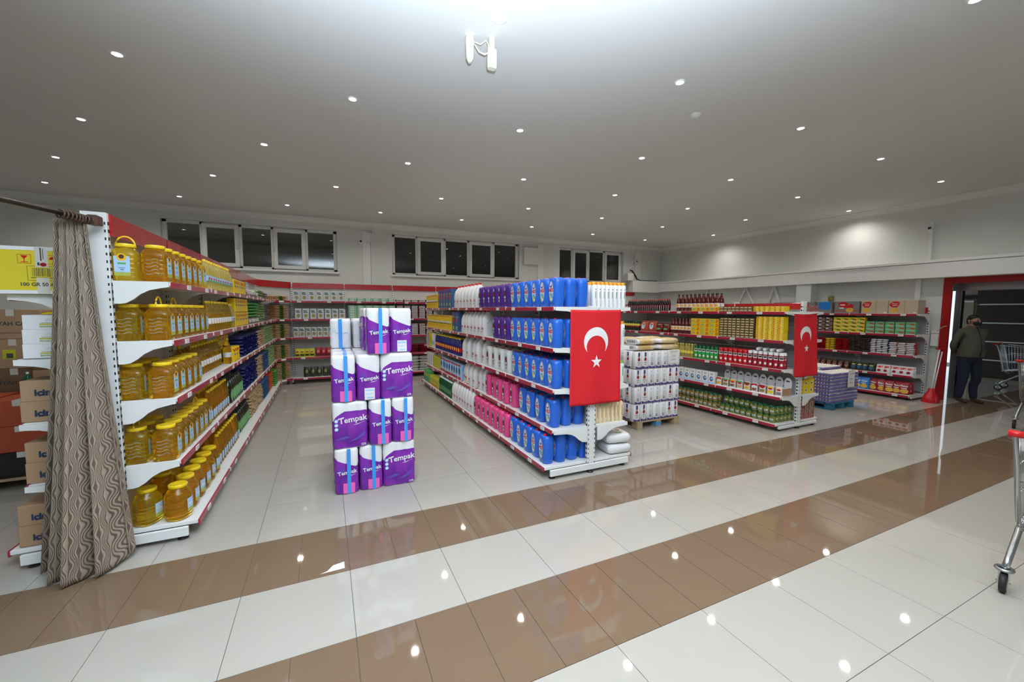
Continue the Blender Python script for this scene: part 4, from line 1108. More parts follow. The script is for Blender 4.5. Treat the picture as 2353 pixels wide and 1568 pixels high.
row(FM, boxp('cleaner_carton', 0.14, 0.10, 0.27, 'label_white', lambda b, y: b.rect(-0.05, 0.05, 0.02, 0.25, 'silver', y)), 5.08, 5.60, ZM[3], 'white framed carton', P(3), n=3)
GRN = bottle('cleaner_bottle', 0.036, 0.29, 'dark_green', 'label_white', None, neck=0.5, shoulder=0.75, parts=False, extra=lambda q, sf, h: q.rect(-0.018, 0.018, 0.2 * h, 0.5 * h, 'mint', sf, 0.002, 3))
row(FM, GRN, 3.44, 4.28, ZM[4], 'dark green cleaner bottle with white cap', P(4), n=11, rows=4, d=-0.06)
row(FM, boxp('sponge_pack', 0.13, 0.12, 0.20, 'yellow_green', lambda b, y: (b.rect(-0.055, 0.055, 0.02, 0.06, 'red', y), b.rect(-0.03, 0.03, 0.1, 0.15, 'olive', y)), 'pack', 0.012), 4.32, 5.10, ZM[4], 'yellow scourer pack', P(4), n=5, d=-0.06)
row(FM, boxp('sponge_pack', 0.13, 0.12, 0.26, 'leaf_green', lambda b, y: (b.rect(-0.05, 0.05, 0.03, 0.1, 'royal', y), b.rect(-0.055, 0.055, 0.14, 0.19, 'yellow', y)), 'pack', 0.012), 5.12, 5.60, ZM[4], 'green and yellow scourer pack', P(4), n=3, d=-0.06)
# right-hand side of the middle gondola, seen end-on
SHAM = bottle('shampoo_bottle', 0.026, 0.262, 'white_plastic', 'orange', None, ry=0.036, e=2.6, neck=0.85, shoulder=0.86, capr=0.024, caph=0.03, extra=lambda q, sf, h: (q.rect(-0.008, 0.008, 0.35 * h, 0.62 * h, 'silver', sf, 0.001, 2), q.oval(0, 0.70 * h, 0.006, 0.006, 'purple_plastic', sf, 0.001, 8)))
SHAG = bottle('shampoo_bottle', 0.028, 0.25, 'white_plastic', 'lime_cap', None, ry=0.038, e=2.6, neck=0.85, shoulder=0.86, capr=0.026, caph=0.03, extra=lambda q, sf, h: q.rect(-0.006, 0.006, 0.35 * h, 0.75 * h, 'leaf_green', sf, 0.001, 2))
CREM = bottle('lotion_bottle', 0.027, 0.235, 'cream', 'red_oxide', None, ry=0.038, e=2.6, neck=0.5, shoulder=0.86, extra=lambda q, sf, h: q.rect(-0.003, 0.003, 0.25 * h, 0.75 * h, 'red_oxide', sf, 0.001, 1))
for nm, tp, zz, cnt_, rr, dsc in (('top shelf', SHAM, ZM[0], 8, 2, 'white shampoo bottle with orange cap'), ('second shelf', SHAM, ZM[1], 8, 1, 'white shampoo bottle with orange cap'), ('third shelf', SHAG, ZM[2], 7, 1, 'white shampoo bottle with green cap'), ('fourth shelf', CREM, ZM[3], 7, 2, 'cream lotion bottle with red cap')):
    for k in range(cnt_):
        for r in range(rr):
            put(tp, (2.935 - 0.0535 * k - 0.02, 3.50 + 0.08 * r, zz), R(rng(-4, 4)), '%s, %s row, %s from aisle edge, middle gondola %s' % (dsc.split(' with ')[0] + (' with orange cap' if tp is SHAM else ' with green cap' if tp is SHAG else ''), ('front', 'rear')[r], ordn(k), nm), dsc + 's on ' + nm)
def nappy():
    b = MB()
    T = Matrix.Translation((0, 0, 0.055)) @ Matrix.Rotation(R(-90), 4, 'X')
    b.loft([(-0.15, 0.10, 0.02, 4), (-0.135, 0.115, 0.045, 4), (-0.11, 0.125, 0.054, 4), (0.11, 0.125, 0.054, 4), (0.135, 0.115, 0.045, 4), (0.15, 0.10, 0.02, 4)], 'film_white', 16, T=T)
    q = MB()
    for (x, y, rx, ry, m) in ((0.03, 0.03, 0.045, 0.025, 'silver'), (-0.05, -0.02, 0.03, 0.05, 'pale_green'), (0.03, -0.06, 0.03, 0.025, 'rose'), (0.06, 0.09, 0.022, 0.014, 'ink')):
        q.loft([(0.1090, rx, ry), (0.1105, rx, ry)], m, 12, T=Matrix.Translation((x, y, 0)))
    return Tpl('nappy_pack', 'pack', 0.25, 0.30, 0.109, [('body', b), ('print', q)])
NAP = nappy()
for i, (x, y, l) in enumerate(((2.90, 3.56, 0), (2.90, 3.57, 1), (2.905, 3.88, 0), (2.90, 3.90, 1))):
    put(NAP, (x, y, ZM[4] + 0.113 * l), R(rng(80, 96)), 'white nappy pack, %s of the %s pile, bottom shelf, middle gondola' % (('bottom', 'top')[l], ('near', 'far')[i // 2]), 'nappy packs')

# --- right gondola, left face
P = lambda i: pl_(i, TG)
YBOX = boxp('tea_box', 0.052, 0.10, 0.026, 'yellow', lambda b, y: (b.rect(-0.018, 0.004, 0.008, 0.018, 'red', y), b.rect(0.010, 0.022, 0.006, 0.020, 'label_white', y)), bev=0.001)
YBX2 = boxp('stock_cube_box', 0.075, 0.11, 0.0255, 'yellow', lambda b, y: (b.rect(-0.026, -0.006, 0.008, 0.018, 'red', y), b.rect(0.002, 0.03, 0.010, 0.016, 'label_white', y)), bev=0.001)
BRX = boxp('tea_box', 0.068, 0.10, 0.038, 'brown_box', lambda b, y: b.rect(-0.026, 0.026, 0.013, 0.026, 'cream', y), bev=0.001)
TEA = boxp('tea_bag_box', 0.178, 0.12, 0.070, 'yellow', lambda b, y: (b.rect(-0.07, 0.0, 0.022, 0.052, 'pale_green', y), b.oval(0.058, 0.035, 0.024, 0.024, 'red', y), b.oval(0.058, 0.035, 0.015, 0.015, 'orange', y, 0.0016), b.rect(-0.085, 0.085, 0.004, 0.012, 'orange', y)))
SYR = bottle('syrup_bottle', 0.043, 0.305, 'syrup', 'black', 'label_white', 0.22, 0.45, neck=0.34, shoulder=0.55, parts=True, extra=lambda q, sf, h: q.rect(-0.028, 0.028, 0.26 * h, 0.40 * h, 'orange', sf, 0.003, 3))
COLA = bottle('cola_bottle', 0.027, 0.225, 'cola', 'red_cap', 'dark_red', 0.30, 0.52, neck=0.42, shoulder=0.62, parts=True, extra=lambda q, sf, h: q.rect(-0.004, 0.004, 0.06 * h, 0.5 * h, 'label_white', sf, 0.002, 1))
row(FT, YBX2, 0.04, 0.49, ZT[0], 'yellow stock cube box', P(0), n=6, layers=3)
row(FT, BRX, 0.51, 1.06, ZT[0], 'brown tea box', P(0), n=8, layers=2)
row(FT, TEA, 1.08, 1.62, ZT[0], 'yellow tea bag box', P(0), n=3)
row(FT, SYR, 1.20, 2.10, ZT[0], 'dark red syrup bottle', P(0), n=10, rows=2, d=0.14)
row(FT, COLA, 2.12, 3.28, ZT[0], 'small cola bottle with red cap', P(0), n=21)
row(FT, YBX2, 0.04, 0.44, ZT[1], 'yellow stock cube box', P(1), n=5, layers=13)
row(FT, BRX, 0.47, 1.05, ZT[1], 'brown tea box', P(1), n=8, layers=8)
row(FT, TEA, 1.07, 1.62, ZT[1], 'yellow tea bag box', P(1), n=3, layers=4)
row(FT, SYR, 1.64, 2.10, ZT[1], 'dark syrup bottle', P(1), n=6, d=0.02)
ORB = pouch('crisp_bread_bag', 0.22, 0.12, 0.21, 'red_oxide', lambda b, s: (b.oval(0, 0.11, 0.05, 0.065, 'label_white', s, 0.002), b.rect(-0.03, 0.03, 0.09, 0.13, 'badge_blue', s, 0.003, 2)))
GRB = pouch('crisp_bread_bag', 0.16, 0.10, 0.18, 'dark_red', lambda b, s: (b.rect(-0.05, 0.05, 0.06, 0.15, 'pale_green', s, 0.002, 3), b.rect(-0.04, 0.04, 0.05, 0.085, 'leaf_green', s, 0.003, 3)))
row(FT, GRB, 2.12, 2.46, ZT[1], 'dark red bag with green label', P(1), n=2)
row(FT, ORB, 2.46, 2.90, ZT[1], 'orange bag with white oval', P(1), n=2)
SOY = bottle('sauce_bottle', 0.032, 0.20, 'black_bag', 'dark_green', 'lemon', 0.5, 0.72, neck=0.5, shoulder=0.75, parts=False, extra=lambda q, sf, h: q.rect(-0.02, 0.02, 0.36 * h, 0.5 * h, 'red', sf, 0.002, 3))
row(FT, SOY, 2.92, 3.40, ZT[1], 'dark sauce bottle with green cap', P(1), n=7, rows=2)
def squeeze(m, capm):
    secs = [(0, 0.032, 0.024, 3), (0.006, 0.038, 0.028, 3), (0.08, 0.036, 0.027, 3), (0.15, 0.032, 0.024, 2.6), (0.185, 0.027, 0.022, 2.2), (0.19, 0.026, 0.022, 2.2)]
    b = MB(); b.loft(secs, m, 16)
    c = MB(); c.loft([(0.188, 0.029, 0.024, 2.2), (0.225, 0.027, 0.022, 2.2), (0.232, 0.018, 0.015, 2)], capm, 14)
    sf = surf_of(secs); q = MB()
    q.rect(-0.026, 0.026, 0.125, 0.172, 'label_white', sf, 0.0015, 3); q.rect(-0.020, 0.020, 0.138, 0.166, 'ink', sf, 0.0022, 3)
    q.oval(0.006, 0.06, 0.016, 0.020, 'label_white', sf, 0.0018, 10); q.oval(-0.012, 0.035, 0.012, 0.010, 'red' if m != 'red' else 'dark_red', sf, 0.0018, 8)
    return Tpl('sauce_bottle', 'bottle', 0.08, 0.060, 0.232, [('body', b), ('cap', c), ('label', q)])
SQR, SQG, SQW = squeeze('red', 'red_cap'), squeeze('bright_green', 'dark_green'), squeeze('crimson', 'white_plastic')
row(FT, SQW, 0.02, 0.56, ZT[2], 'red sauce bottle with white cap', P(2), n=7, rows=2, spin=R(20))
row(FT, SQR, 0.56, 1.06, ZT[2], 'red sauce bottle with red cap', P(2), n=6, rows=3, spin=R(20))
row(FT, SQG, 1.07, 1.55, ZT[2], 'green sauce bottle', P(2), n=6, rows=3, spin=R(20))
LEM = bottle('lemon_juice_bottle', 0.03, 0.235, 'oil_pale', 'lemon', 'lemon', 0.3, 0.5, neck=0.5, shoulder=0.62, parts=False)
row(FT, LEM, 1.57, 2.25, ZT[2], 'lemon juice bottle with yellow cap', P(2), n=11, rows=2)
# white mayonnaise tubs lying on the sauce bottles
TUBE = MB(); TUBE.loft([(-0.07, 0.022, 0.022), (-0.06, 0.027, 0.027), (0.05, 0.027, 0.027), (0.07, 0.018, 0.018)], 'white_plastic', 14, T=Matrix.Translation((0, 0, 0.027)) @ Matrix.Rotation(R(90), 4, 'X'))
TUBE = Tpl('sauce_tube', 'bottle', 0.06, 0.14, 0.054, [('body', TUBE)])
for k in range(4):
    x, y = FT.pos(0.12 + 0.10 * k, 0.10); put(TUBE, (x, y, ZT[2] + 0.232), R(-80 + rng(-6, 6)), 'white tube lying on red sauce bottles, %s from near end, right gondola' % ordn(k), 'white tubes on sauce bottles')
BLU = boxp('salt_box', 0.112, 0.075, 0.20, 'label_white', lambda b, y: (b.oval(0, 0.085, 0.034, 0.04, 'steel_blue', y), b.oval(0.005, 0.09, 0.02, 0.022, 'badge_blue', y, 0.0016), b.rect(-0.02, 0.03, 0.155, 0.172, 'mint', y), b.rect(-0.05, 0.05, 0.005, 0.03, 'badge_blue', y)))
row(FT, BLU, 1.10, 1.86, ZT[3], 'white and blue salt box', P(3), n=6)
def spice(front, hd):
    b = MB(); b.box(-0.055, 0.055, -0.10, 0.10, 0, 0.012, 'label_white'); b.box(-0.055, -0.052, -0.10, 0.10, 0.012, 0.115, 'cardboard'); b.box(0.052, 0.055, -0.10, 0.10, 0.012, 0.115, 'cardboard')
    b.box(-0.055, 0.055, 0.097, 0.10, 0.012, 0.20, 'label_white')
    b.prism([(0.05 * math.cos(a), 0.20 + 0.055 * math.sin(a)) for a in [math.pi * k / 10 for k in range(11)]], 0.097, 0.10, 'label_white')
    b.rect(-0.025, 0.025, 0.195, 0.215, 'ink', 0.0965, 0.0005)
    s = MB(); s.box(-0.046, 0.046, -0.098, -0.05, 0.012, 0.135, 'label_white', bev=0.006)
    s.rect(-0.042, 0.042, 0.095, 0.128, hd, -0.098); s.oval(0, 0.092, 0.032, 0.014, 'red' if hd != 'red' else 'label_white', -0.098, 0.0016); s.rect(-0.036, 0.036, 0.022, 0.065, front, -0.098)
    return Tpl('spice_display', 'box', 0.118, 0.20, 0.26, [('tray', b), ('sachets', s)])
SPI = [spice('chips', 'red'), spice('olive', 'leaf_green'), spice('pattern_brown', 'orange'), spice('beige', 'leaf_green'), spice('chips', 'brown_box'), spice('pattern_rose', 'red'), spice('olive', 'crimson'), spice('yellow', 'lemon'), spice('speckle', 'cream')]
dn = ('red and gold', 'green', 'orange', 'green and beige', 'brown', 'rose red', 'crimson', 'yellow', 'cream')
for k in range(9):
    x, y = FT.pos(1.04 - 0.121 * k, 0.14); put(SPI[k], (x, y, ZT[3]), FT.rot + R(rng(-2, 2)), 'white spice display tray with %s sachets, %s' % (dn[k], P(3)), 'spice displays')
WCT = boxp('spice_carton', 0.20, 0.14, 0.19, 'label_white', lambda b, y: (b.oval(-0.03, 0.14, 0.04, 0.016, 'crimson', y), b.oval(0.07, 0.13, 0.008, 0.012, 'crimson', y)))
row(FT, WCT, 0.10, 0.95, ZT[3], 'white spice carton behind the displays', P(3), n=4, d=0.25)
def pjar(m, lidm='bright_green'):
    secs = [(0, 0.036, 0.036), (0.006, 0.042, 0.042), (0.085, 0.042, 0.042), (0.098, 0.037, 0.037)]
    b = MB(); b.loft(secs, m, 16)
    l = MB(); l.loft([(0.096, 0.039, 0.039), (0.113, 0.039, 0.039), (0.116, 0.034, 0.034)], 'dark_green', 16)
    q = MB(); sf = surf_of(secs); q.rect(-0.031, 0.031, 0.030, 0.070, 'mint', sf, 0.0022, 5); q.rect(-0.026, 0.026, 0.040, 0.062, 'label_white', sf, 0.0035, 4); q.rect(-0.02, 0.02, 0.052, 0.062, 'rose', sf, 0.0042, 4); q.rect(-0.028, 0.028, 0.036, 0.044, 'royal', sf, 0.0042, 4)
    return Tpl('pickle_jar', 'jar', 0.087, 0.086, 0.118, [('glass', b), ('lid', l), ('label', q)])
PJ, PJR = pjar('pickle'), pjar('pepper')
row(FT, PJ, 0.06, 0.95, ZT[4], 'pickle jar with green lid', P(4), n=10, rows=2, layers=2, d=-0.05, skip=lambda i, r, l: (l == 1 and r == 0 and i > 3) )
for k in range(3):
    for l in range(2):
        x, y = FT.pos(0.10, 0.175 + 0.09 * k); put(PJ, (x, y, ZT[4] + 0.118 * l), FT.rot, 'pickle jar at the near end, %s layer, %s behind front rows, %s' % (ordn(l), ordn(k), P(4)), 'pickle jars')
row(FT, PJR, 1.00, 2.35, ZT[4], 'mixed pepper jar with green lid', P(4), n=15, rows=2, layers=2, d=-0.05)
# right face of the right gondola, seen end-on
OBX = boxp('wafer_box', 0.11, 0.10, 0.085, 'pattern_rose', None); YCT = boxp('biscuit_carton', 0.13, 0.12, 0.105, 'yellow', lambda b, y: (b.oval(0.0, 0.05, 0.028, 0.028, 'label_white', y), b.oval(0.0, 0.05, 0.016, 0.016, 'choc', y, 0.0016)))
PBX = boxp('chocolate_box', 0.11, 0.12, 0.095, 'pattern_brown', None); PRX = boxp('chocolate_box', 0.11, 0.12, 0.095, 'pattern_rose', None)
REDC = pouch('sweet_bag', 0.10, 0.06, 0.15, 'red', lambda b, s: (b.oval(0.01, 0.05, 0.025, 0.03, 'label_white', s, 0.002), b.oval(-0.02, 0.1, 0.02, 0.02, 'label_white', s, 0.002)))
for k in range(3): put(OBX, (6.34 + 0.115 * k, 3.62, ZT[0]), 0, 'small rose patterned wafer box, %s from post, right gondola end' % ordn(k), 'wafer boxes')
for k in range(3): put(REDC, (6.36 + 0.105 * k, 3.60, ZT[1]), R(10), 'red and white sweet bag, %s from post, right gondola end' % ordn(k), 'sweet bags')
for k in range(4): put(YCT, (6.40 + 0.135 * (k % 2), 3.62, ZT[3] + 0.105 * (k // 2)), R(rng(-5, 5)), 'yellow biscuit carton, %s layer, %s from post, right gondola end' % (ordn(k // 2), ordn(k % 2)), 'biscuit cartons')
put(YCT, (6.53, 3.63, ZT[3] + 0.21), R(8), 'yellow biscuit carton on top of the others, right gondola end', 'biscuit cartons')
for k in range(9): put((PRX, PBX, PBX)[(k // 3)] if k % 3 else PRX, (6.34 + 0.113 * (k % 3) + 0.02, 3.62, ZT[4] + 0.095 * (k // 3)), 0, 'patterned chocolate box, %s layer, %s from post, right gondola end bottom' % (ordn(k // 3), ordn(k % 3)), 'chocolate boxes')

# --- right wall shelving
P = lambda i: pl_(i, RG)
def d_prtz(b, y):
    b.poly([(-0.20, 0.20), (-0.155, 0.235), (-0.10, 0.24), (-0.05, 0.225), (-0.06, 0.17), (-0.09, 0.12), (-0.16, 0.125), (-0.205, 0.16)], 'red', y); b.text('Patos', -0.128, 0.195, 0.042, 'label_white', y, 0.0018, shear=0.2); b.rect(-0.16, -0.09, 0.155, 0.166, 'label_white', y, 0.0016)
    b.oval(-0.13, 0.07, 0.065, 0.045, 'chips', y); b.rect(0.02, 0.03, 0.01, 0.255, 'cardboard', y); b.rect(0.16, 0.20, 0.012, 0.03, 'label_white', y, 0.0016)
CRT = boxp('display_carton', 0.44, 0.30, 0.265, 'card_beige', d_prtz, side=lambda b, T, y: (b.rect(-0.04, 0.04, 0.10, 0.19, 'choc', y, 0.001, T=T), b.oval(-0.05, 0.05, 0.02, 0.02, 'cardboard', y, 0.001, T=T)))
def d_grey(b, y): b.rect(-0.22, 0.22, 0.045, 0.06, 'red', y); b.poly([(-0.16, 0.22), (-0.05, 0.25), (0.03, 0.21), (0.0, 0.12), (-0.12, 0.12)], 'red', y, 0.0014); b.rect(-0.12, -0.03, 0.17, 0.19, 'label_white', y, 0.002); b.rect(-0.13, -0.05, 0.10, 0.125, 'label_white', y, 0.002); b.oval(0.06, 0.07, 0.07, 0.05, 'chips', y, 0.002); b.poly([(-0.02, 0.14), (0.08, 0.20), (0.13, 0.17), (0.10, 0.05), (0.03, 0.08)], 'red', y, 0.0016)
GCT = boxp('display_carton', 0.46, 0.30, 0.255, 'card_grey', d_grey)
BCT = boxp('display_carton', 0.30, 0.30, 0.25, 'card_grey', lambda b, y: b.poly([(-0.14, 0.09), (0.12, 0.07), (0.14, 0.25), (-0.1, 0.25)], 'chip_blue', y))
row(FR, CRT, 0.02, 0.92, ZR[0], 'beige snack display carton', P(0), n=2, d=0.03, jit=0.0, rj=0.5)
row(FR, GCT, 0.94, 1.42, ZR[0], 'grey snack display carton', P(0), n=1, d=0.03)
row(FR, BCT, 1.44, 1.78, ZR[0], 'grey and blue snack carton', P(0), n=1, d=0.03)
row(FR, GCT, 1.80, 2.75, ZR[0], 'far grey snack carton', P(0), n=2, d=0.03)
def wafer(m, stripe): return boxp('wafer_box', 0.142, 0.10, 0.078, m, lambda b, y: (b.poly([(-0.02, 0.06), (0.06, 0.045), (0.065, 0.02), (-0.01, 0.03)], stripe, y), b.rect(-0.06, -0.005, 0.045, 0.066, 'label_white' if m == 'choc' else 'leaf_green', y, 0.0014), b.rect(-0.068, 0.068, 0.002, 0.008, 'label_white', y)))
WG, WY, WD = wafer('mint', 'red_oxide'), wafer('yellow', 'brown_box'), wafer('choc', 'pattern_brown')
row(FR, WG, 0.02, 0.82, ZR[1], 'green wafer box', P(1), n=5, layers=3, jit=0.006)
row(FR, WY, 0.83, 1.40, ZR[1], 'yellow wafer box', P(1), n=4, layers=4, jit=0.006)
row(FR, WD, 1.41, 2.30, ZR[1], 'dark chocolate wafer box', P(1), n=6, layers=4)
WRB = pack('biscuit_pack', 0.13, 0.20, 0.034, 'red', 'label_white', 'label_white'); BWP = pack('biscuit_pack', 0.09, 0.20, 0.036, 'steel_blue', 'label_white', 'label_white'); BLP = pack('biscuit_pack', 0.10, 0.20, 0.036, 'choc', None, 'speckle')
RDP = pack('biscuit_pack', 0.11, 0.20, 0.036, 'red', None, 'red'); RYP = pack('biscuit_pack', 0.08, 0.20, 0.036, 'yellow_green', 'yellow', 'yellow')
row(FR, WRB, 0.02, 0.42, ZR[2], 'red and white biscuit pack', P(2), n=3, layers=7, jit=0.02)
row(FR, BWP, 0.43, 0.72, ZR[2], 'blue and white biscuit pack', P(2), n=3, layers=8, jit=0.015)
row(FR, BLP, 0.73, 1.10, ZR[2], 'dark brown biscuit pack', P(2), n=4, layers=8, jit=0.015)
row(FR, RDP, 1.11, 1.35, ZR[2], 'red biscuit pack', P(2), n=2, layers=7)
row(FR, RYP, 1.36, 1.54, ZR[2], 'yellow biscuit pack', P(2), n=2, layers=7)
row(FR, RDP, 1.55, 2.0, ZR[2], 'red biscuit pack far along', P(2), n=4, layers=7)
WRG = pouch('cracker_bag', 0.13, 0.10, 0.16, 'label_white', lambda b, s: (b.rect(-0.05, 0.05, 0.10, 0.14, 'red', s, 0.002, 3), b.oval(0, 0.05, 0.03, 0.025, 'crimson', s, 0.002)))
DBG = pouch('cracker_bag', 0.12, 0.10, 0.16, 'black_bag', lambda b, s: (b.oval(0, 0.07, 0.035, 0.04, 'steel_blue', s, 0.002), b.rect(-0.03, 0.03, 0.11, 0.125, 'lemon', s, 0.002, 2)))
DRG = pouch('cracker_bag', 0.11, 0.10, 0.17, 'choc', lambda b, s: b.oval(0.01, 0.08, 0.03, 0.05, 'pattern_rose', s, 0.002))
RRG = pouch('cracker_bag', 0.11, 0.10, 0.17, 'crimson', lambda b, s: b.oval(0.01, 0.08, 0.03, 0.04, 'red', s, 0.002))
row(FR, WRG, 0.03, 0.60, ZR[3], 'white and red cracker bag', P(3), n=5, rows=2, jit=0.03, rj=9)
row(FR, DBG, 0.62, 1.05, ZR[3], 'black and blue cracker bag', P(3), n=4, rows=2, jit=0.03, rj=9)
row(FR, DRG, 1.07, 1.85, ZR[3], 'dark brown cracker bag', P(3), n=7, rows=2, jit=0.03, rj=9)
row(FR, RRG, 1.87, 2.40, ZR[3], 'crimson cracker bag', P(3), n=5, rows=2, jit=0.03)
def chip(m): return pouch('crisp_bag', 0.17, 0.11, 0.235, m, lambda b, s: (b.oval(0.01, 0.065, 0.06, 0.045, 'chips', s, 0.003, 14), b.text('Patos', 0, 0.165, 0.05, 'label_white', s, 0.0035, bold=0.02, shear=0.2), b.rect(-0.045, 0.045, 0.115, 0.130, 'label_white', s, 0.003, 4)))
CR, CB = chip('crimson'), chip('chip_blue')
row(FR, CR, 0.06, 0.66, ZR[4], 'crimson crisp bag', P(4), n=5, rows=2, d=-0.03, jit=0.04, rj=14)
row(FR, CB, 0.68, 1.22, ZR[4], 'blue crisp bag', P(4), n=4, rows=2, d=-0.03, jit=0.04, rj=14)
row(FR, CB, 1.24, 1.90, ZR[4], 'blue crisp bag behind the eggs', P(4), n=4, d=-0.03, jit=0.03)

# ================================================================== paper towel stack
RW_, RD_, RH_ = 0.302, 0.205, 0.428
def towel(kind, RH_=RH_):
    """front (-Y) = narrow face with two rolls, -X = wide face with three rolls"""
    hw, hd = RD_ / 2 - 0.002, RW_ / 2 - 0.002     # narrow along x, wide along y
    pts = []
    def side(p0, p1, nb, nx, ny):
        N = nb * 6
        for k in range(N):
            t = k / N
            bulge = 0.010 * abs(math.sin(math.pi * t * nb)) ** 0.6
            pts.append((p0[0] + (p1[0] - p0[0]) * t + nx * bulge, p0[1] + (p1[1] - p0[1]) * t + ny * bulge, nx, ny, t))
    a, c = hw - 0.008, hd - 0.008
    side((-a, -c), (a, -c), 2, 0, -1); side((a, -c), (a, c), 3, 1, 0); side((a, c), (-a, c), 2, 0, 1); side((-a, c), (-a, -c), 3, -1, 0)
    n = len(pts)
    b = MB(); vs = []
    rings = ((0.0, 0.86), (0.008, 0.96), (0.03, 1.0), (0.20, 0.992), (0.214, 0.985), (0.228, 0.992), (RH_ - 0.03, 1.0), (RH_ - 0.008, 0.96), (RH_ - 0.001, 0.86))
    for z, k in rings:
        for p in pts: vs.append((p[0] * k, p[1] * k, z))
    fs = [(r * n + i, r * n + (i + 1) % n, (r + 1) * n + (i + 1) % n, (r + 1) * n + i) for r in range(len(rings) - 1) for i in range(n)]
    b.add(vs, fs, 'film_white', True); b.add(vs[:n], [tuple(range(n - 1, -1, -1))], 'film_white'); b.add(vs[-n:], [tuple(range(n))], 'film_white')
    parts = [('body', b)]
    if kind == 'plain':
        q = MB()
        T = Matrix.Identity(4)
        q.rect(-0.018, 0.018, 0.004, RH_ - 0.004, 'tape_blue', -hd - 0.006, 0.0, T=T); parts.append(('tape', q))
        q = MB(); q.oval(-0.06, 0.20, 0.016, 0.016, 'badge_blue', -hd - 0.006, 0.001); q.oval(-0.06, 0.20, 0.012, 0.012, 'film_white', -hd - 0.006, 0.0016); q.rect(-0.045, -0.022, 0.163, 0.172, 'badge_blue', -hd - 0.006, 0.001); q.rect(0.03, 0.075, 0.163, 0.172, 'badge_blue', -hd - 0.006, 0.001); parts.append(('print', q))
        return Tpl('paper_towel_pack', 'pack', RD_, RW_, RH_, parts)
    if kind == 'leaf':
        q = MB()
        for k in range(6): q.oval(0.01 + 0.03 * (-1) ** k, 0.05 + 0.036 * k, 0.022, 0.03, 'leaf_green', -hd - 0.004, 0.002, 10)
        q.tube([(0.0, -hd - 0.006, 0.05), (0.015, -hd - 0.006, 0.2), (0.0, -hd - 0.006, 0.26)], 0.003, 'leaf_green', 4); parts.append(('print', q))
        return Tpl('paper_towel_pack', 'pack', RD_, RW_, RH_, parts)
    # printed purple wrap
    q = MB(); vs = []
    for (x, y, nx, ny, t) in pts:
        if nx == 0: zt = 0.335 - 0.085 * (t if ny < 0 else t) ** 0.75 if t > 0.02 else 0.345
        else:
            tt = t
            zt = 0.26 + 0.085 * min(1, tt / 0.35) ** 0.5 if tt < 0.8 else 0.345 + 0.02 * (tt - 0.8)
        for z in (0.006, 0.03, 0.214, zt):
            k = 0.958 if z < 0.01 else 1.004
            vs.append((x * k + nx * 0.0012, y * k + ny * 0.0012, z))
    fs = []
    for i in range(n):
        j = (i + 1) % n
        for r in range(3): fs.append((i * 4 + r, j * 4 + r, j * 4 + r + 1, i * 4 + r + 1))
    q.add(vs, fs, 'film_purple', True); parts.append(('wrap', q))
    q = MB(); yf = -hd - 0.0065
    for sgn in (0, 1):
        T = Matrix.Rotation(math.pi * sgn, 4, 'Z')
        q.text('Tempak', 0.004, 0.205, 0.050, 'label_white', yf, 0.0012, bold=0.02, rot=0.12, T=T)
        q.poly([(0.0, 0.168), (0.075, 0.186), (0.085, 0.190), (0.04, 0.172)], 'label_white', yf, 0.0012, T=T)
        for k in range(5): q.poly([(-0.075 + 0.012 * k, 0.20), (-0.068 + 0.012 * k, 0.28 - 0.008 * abs(k - 2)), (-0.064 + 0.012 * k, 0.20)], 'film_blue', yf, 0.0006, T=T)
    xf = -hw - 0.0065
    for sgn in (-1, 1):
        T = Matrix.Rotation(R(90 * sgn), 4, 'Z')
        q.text('Tempak', 0.022, 0.268, 0.074, 'label_white', xf, 0.0012, bold=0.02, rot=0.10, T=T)
        q.poly([(-0.118, 0.268), (-0.10, 0.284), (-0.055, 0.296), (-0.05, 0.290), (-0.09, 0.276)], 'label_white', xf, 0.0012, T=T)
        q.poly([(0.02, 0.215), (0.115, 0.238), (0.13, 0.245), (0.06, 0.218)], 'label_white', xf, 0.0012, T=T)
        for k in range(3): q.oval(-0.118, 0.262 - 0.038 * k, 0.016, 0.016, 'badge_blue', xf, 0.0014, 12, T=T); q.oval(-0.118, 0.262 - 0.038 * k, 0.009, 0.009, 'label_white', xf, 0.002, 10, T=T)
        q.text("12'li", 0.108, 0.026, 0.027, 'label_white', xf, 0.0012, bold=0.03, T=T)
        q.poly([(-0.02, 0.06), (0.06, 0.10), (0.13, 0.15), (0.12, 0.11), (0.05, 0.07)], 'film_blue', xf, 0.0006, T=T); q.poly([(-0.13, 0.09), (-0.04, 0.12), (0.0, 0.105), (-0.06, 0.085)], 'film_blue', xf, 0.0006, T=T)
    parts.append(('print', q))
    q = MB()
    if kind == 'label':
        q.rect(-0.042, 0.048, 0.01, 0.118, 'label_white', yf, 0.0015); q.rect(-0.034, 0.04, 0.09, 0.105, 'badge_blue', yf, 0.002); q.rect(-0.034, 0.03, 0.06, 0.066, 'badge_blue', yf, 0.002); q.rect(-0.02, 0.035, 0.02, 0.034, 'badge_blue', yf, 0.002)
        parts.append(('sticker', q))
    elif kind == 'tape':
        q.rect(-0.032, 0.068, 0.008, 0.105, 'pink_panel', yf, 0.0013); parts.append(('panel', q))
        q = MB(); q.rect(0.004, 0.036, 0.004, RH_ - 0.004, 'tape_blue', yf, 0.0028); q.add([(0.004, -hd * 0.9, RH_ + 0.0005), (0.036, -hd * 0.9, RH_ + 0.0005), (0.036, hd * 0.9, RH_ + 0.0005), (0.004, hd * 0.9, RH_ + 0.0005)], [(0, 1, 2, 3)], 'tape_blue'); parts.append(('tape', q))
    return Tpl('paper_towel_pack', 'pack', RD_, RW_, RH_, parts)
TT, TLb, TP0, TW, TLf = towel('tape'), towel('label'), towel('wrap'), towel('plain', 0.315), towel('leaf', 0.315)
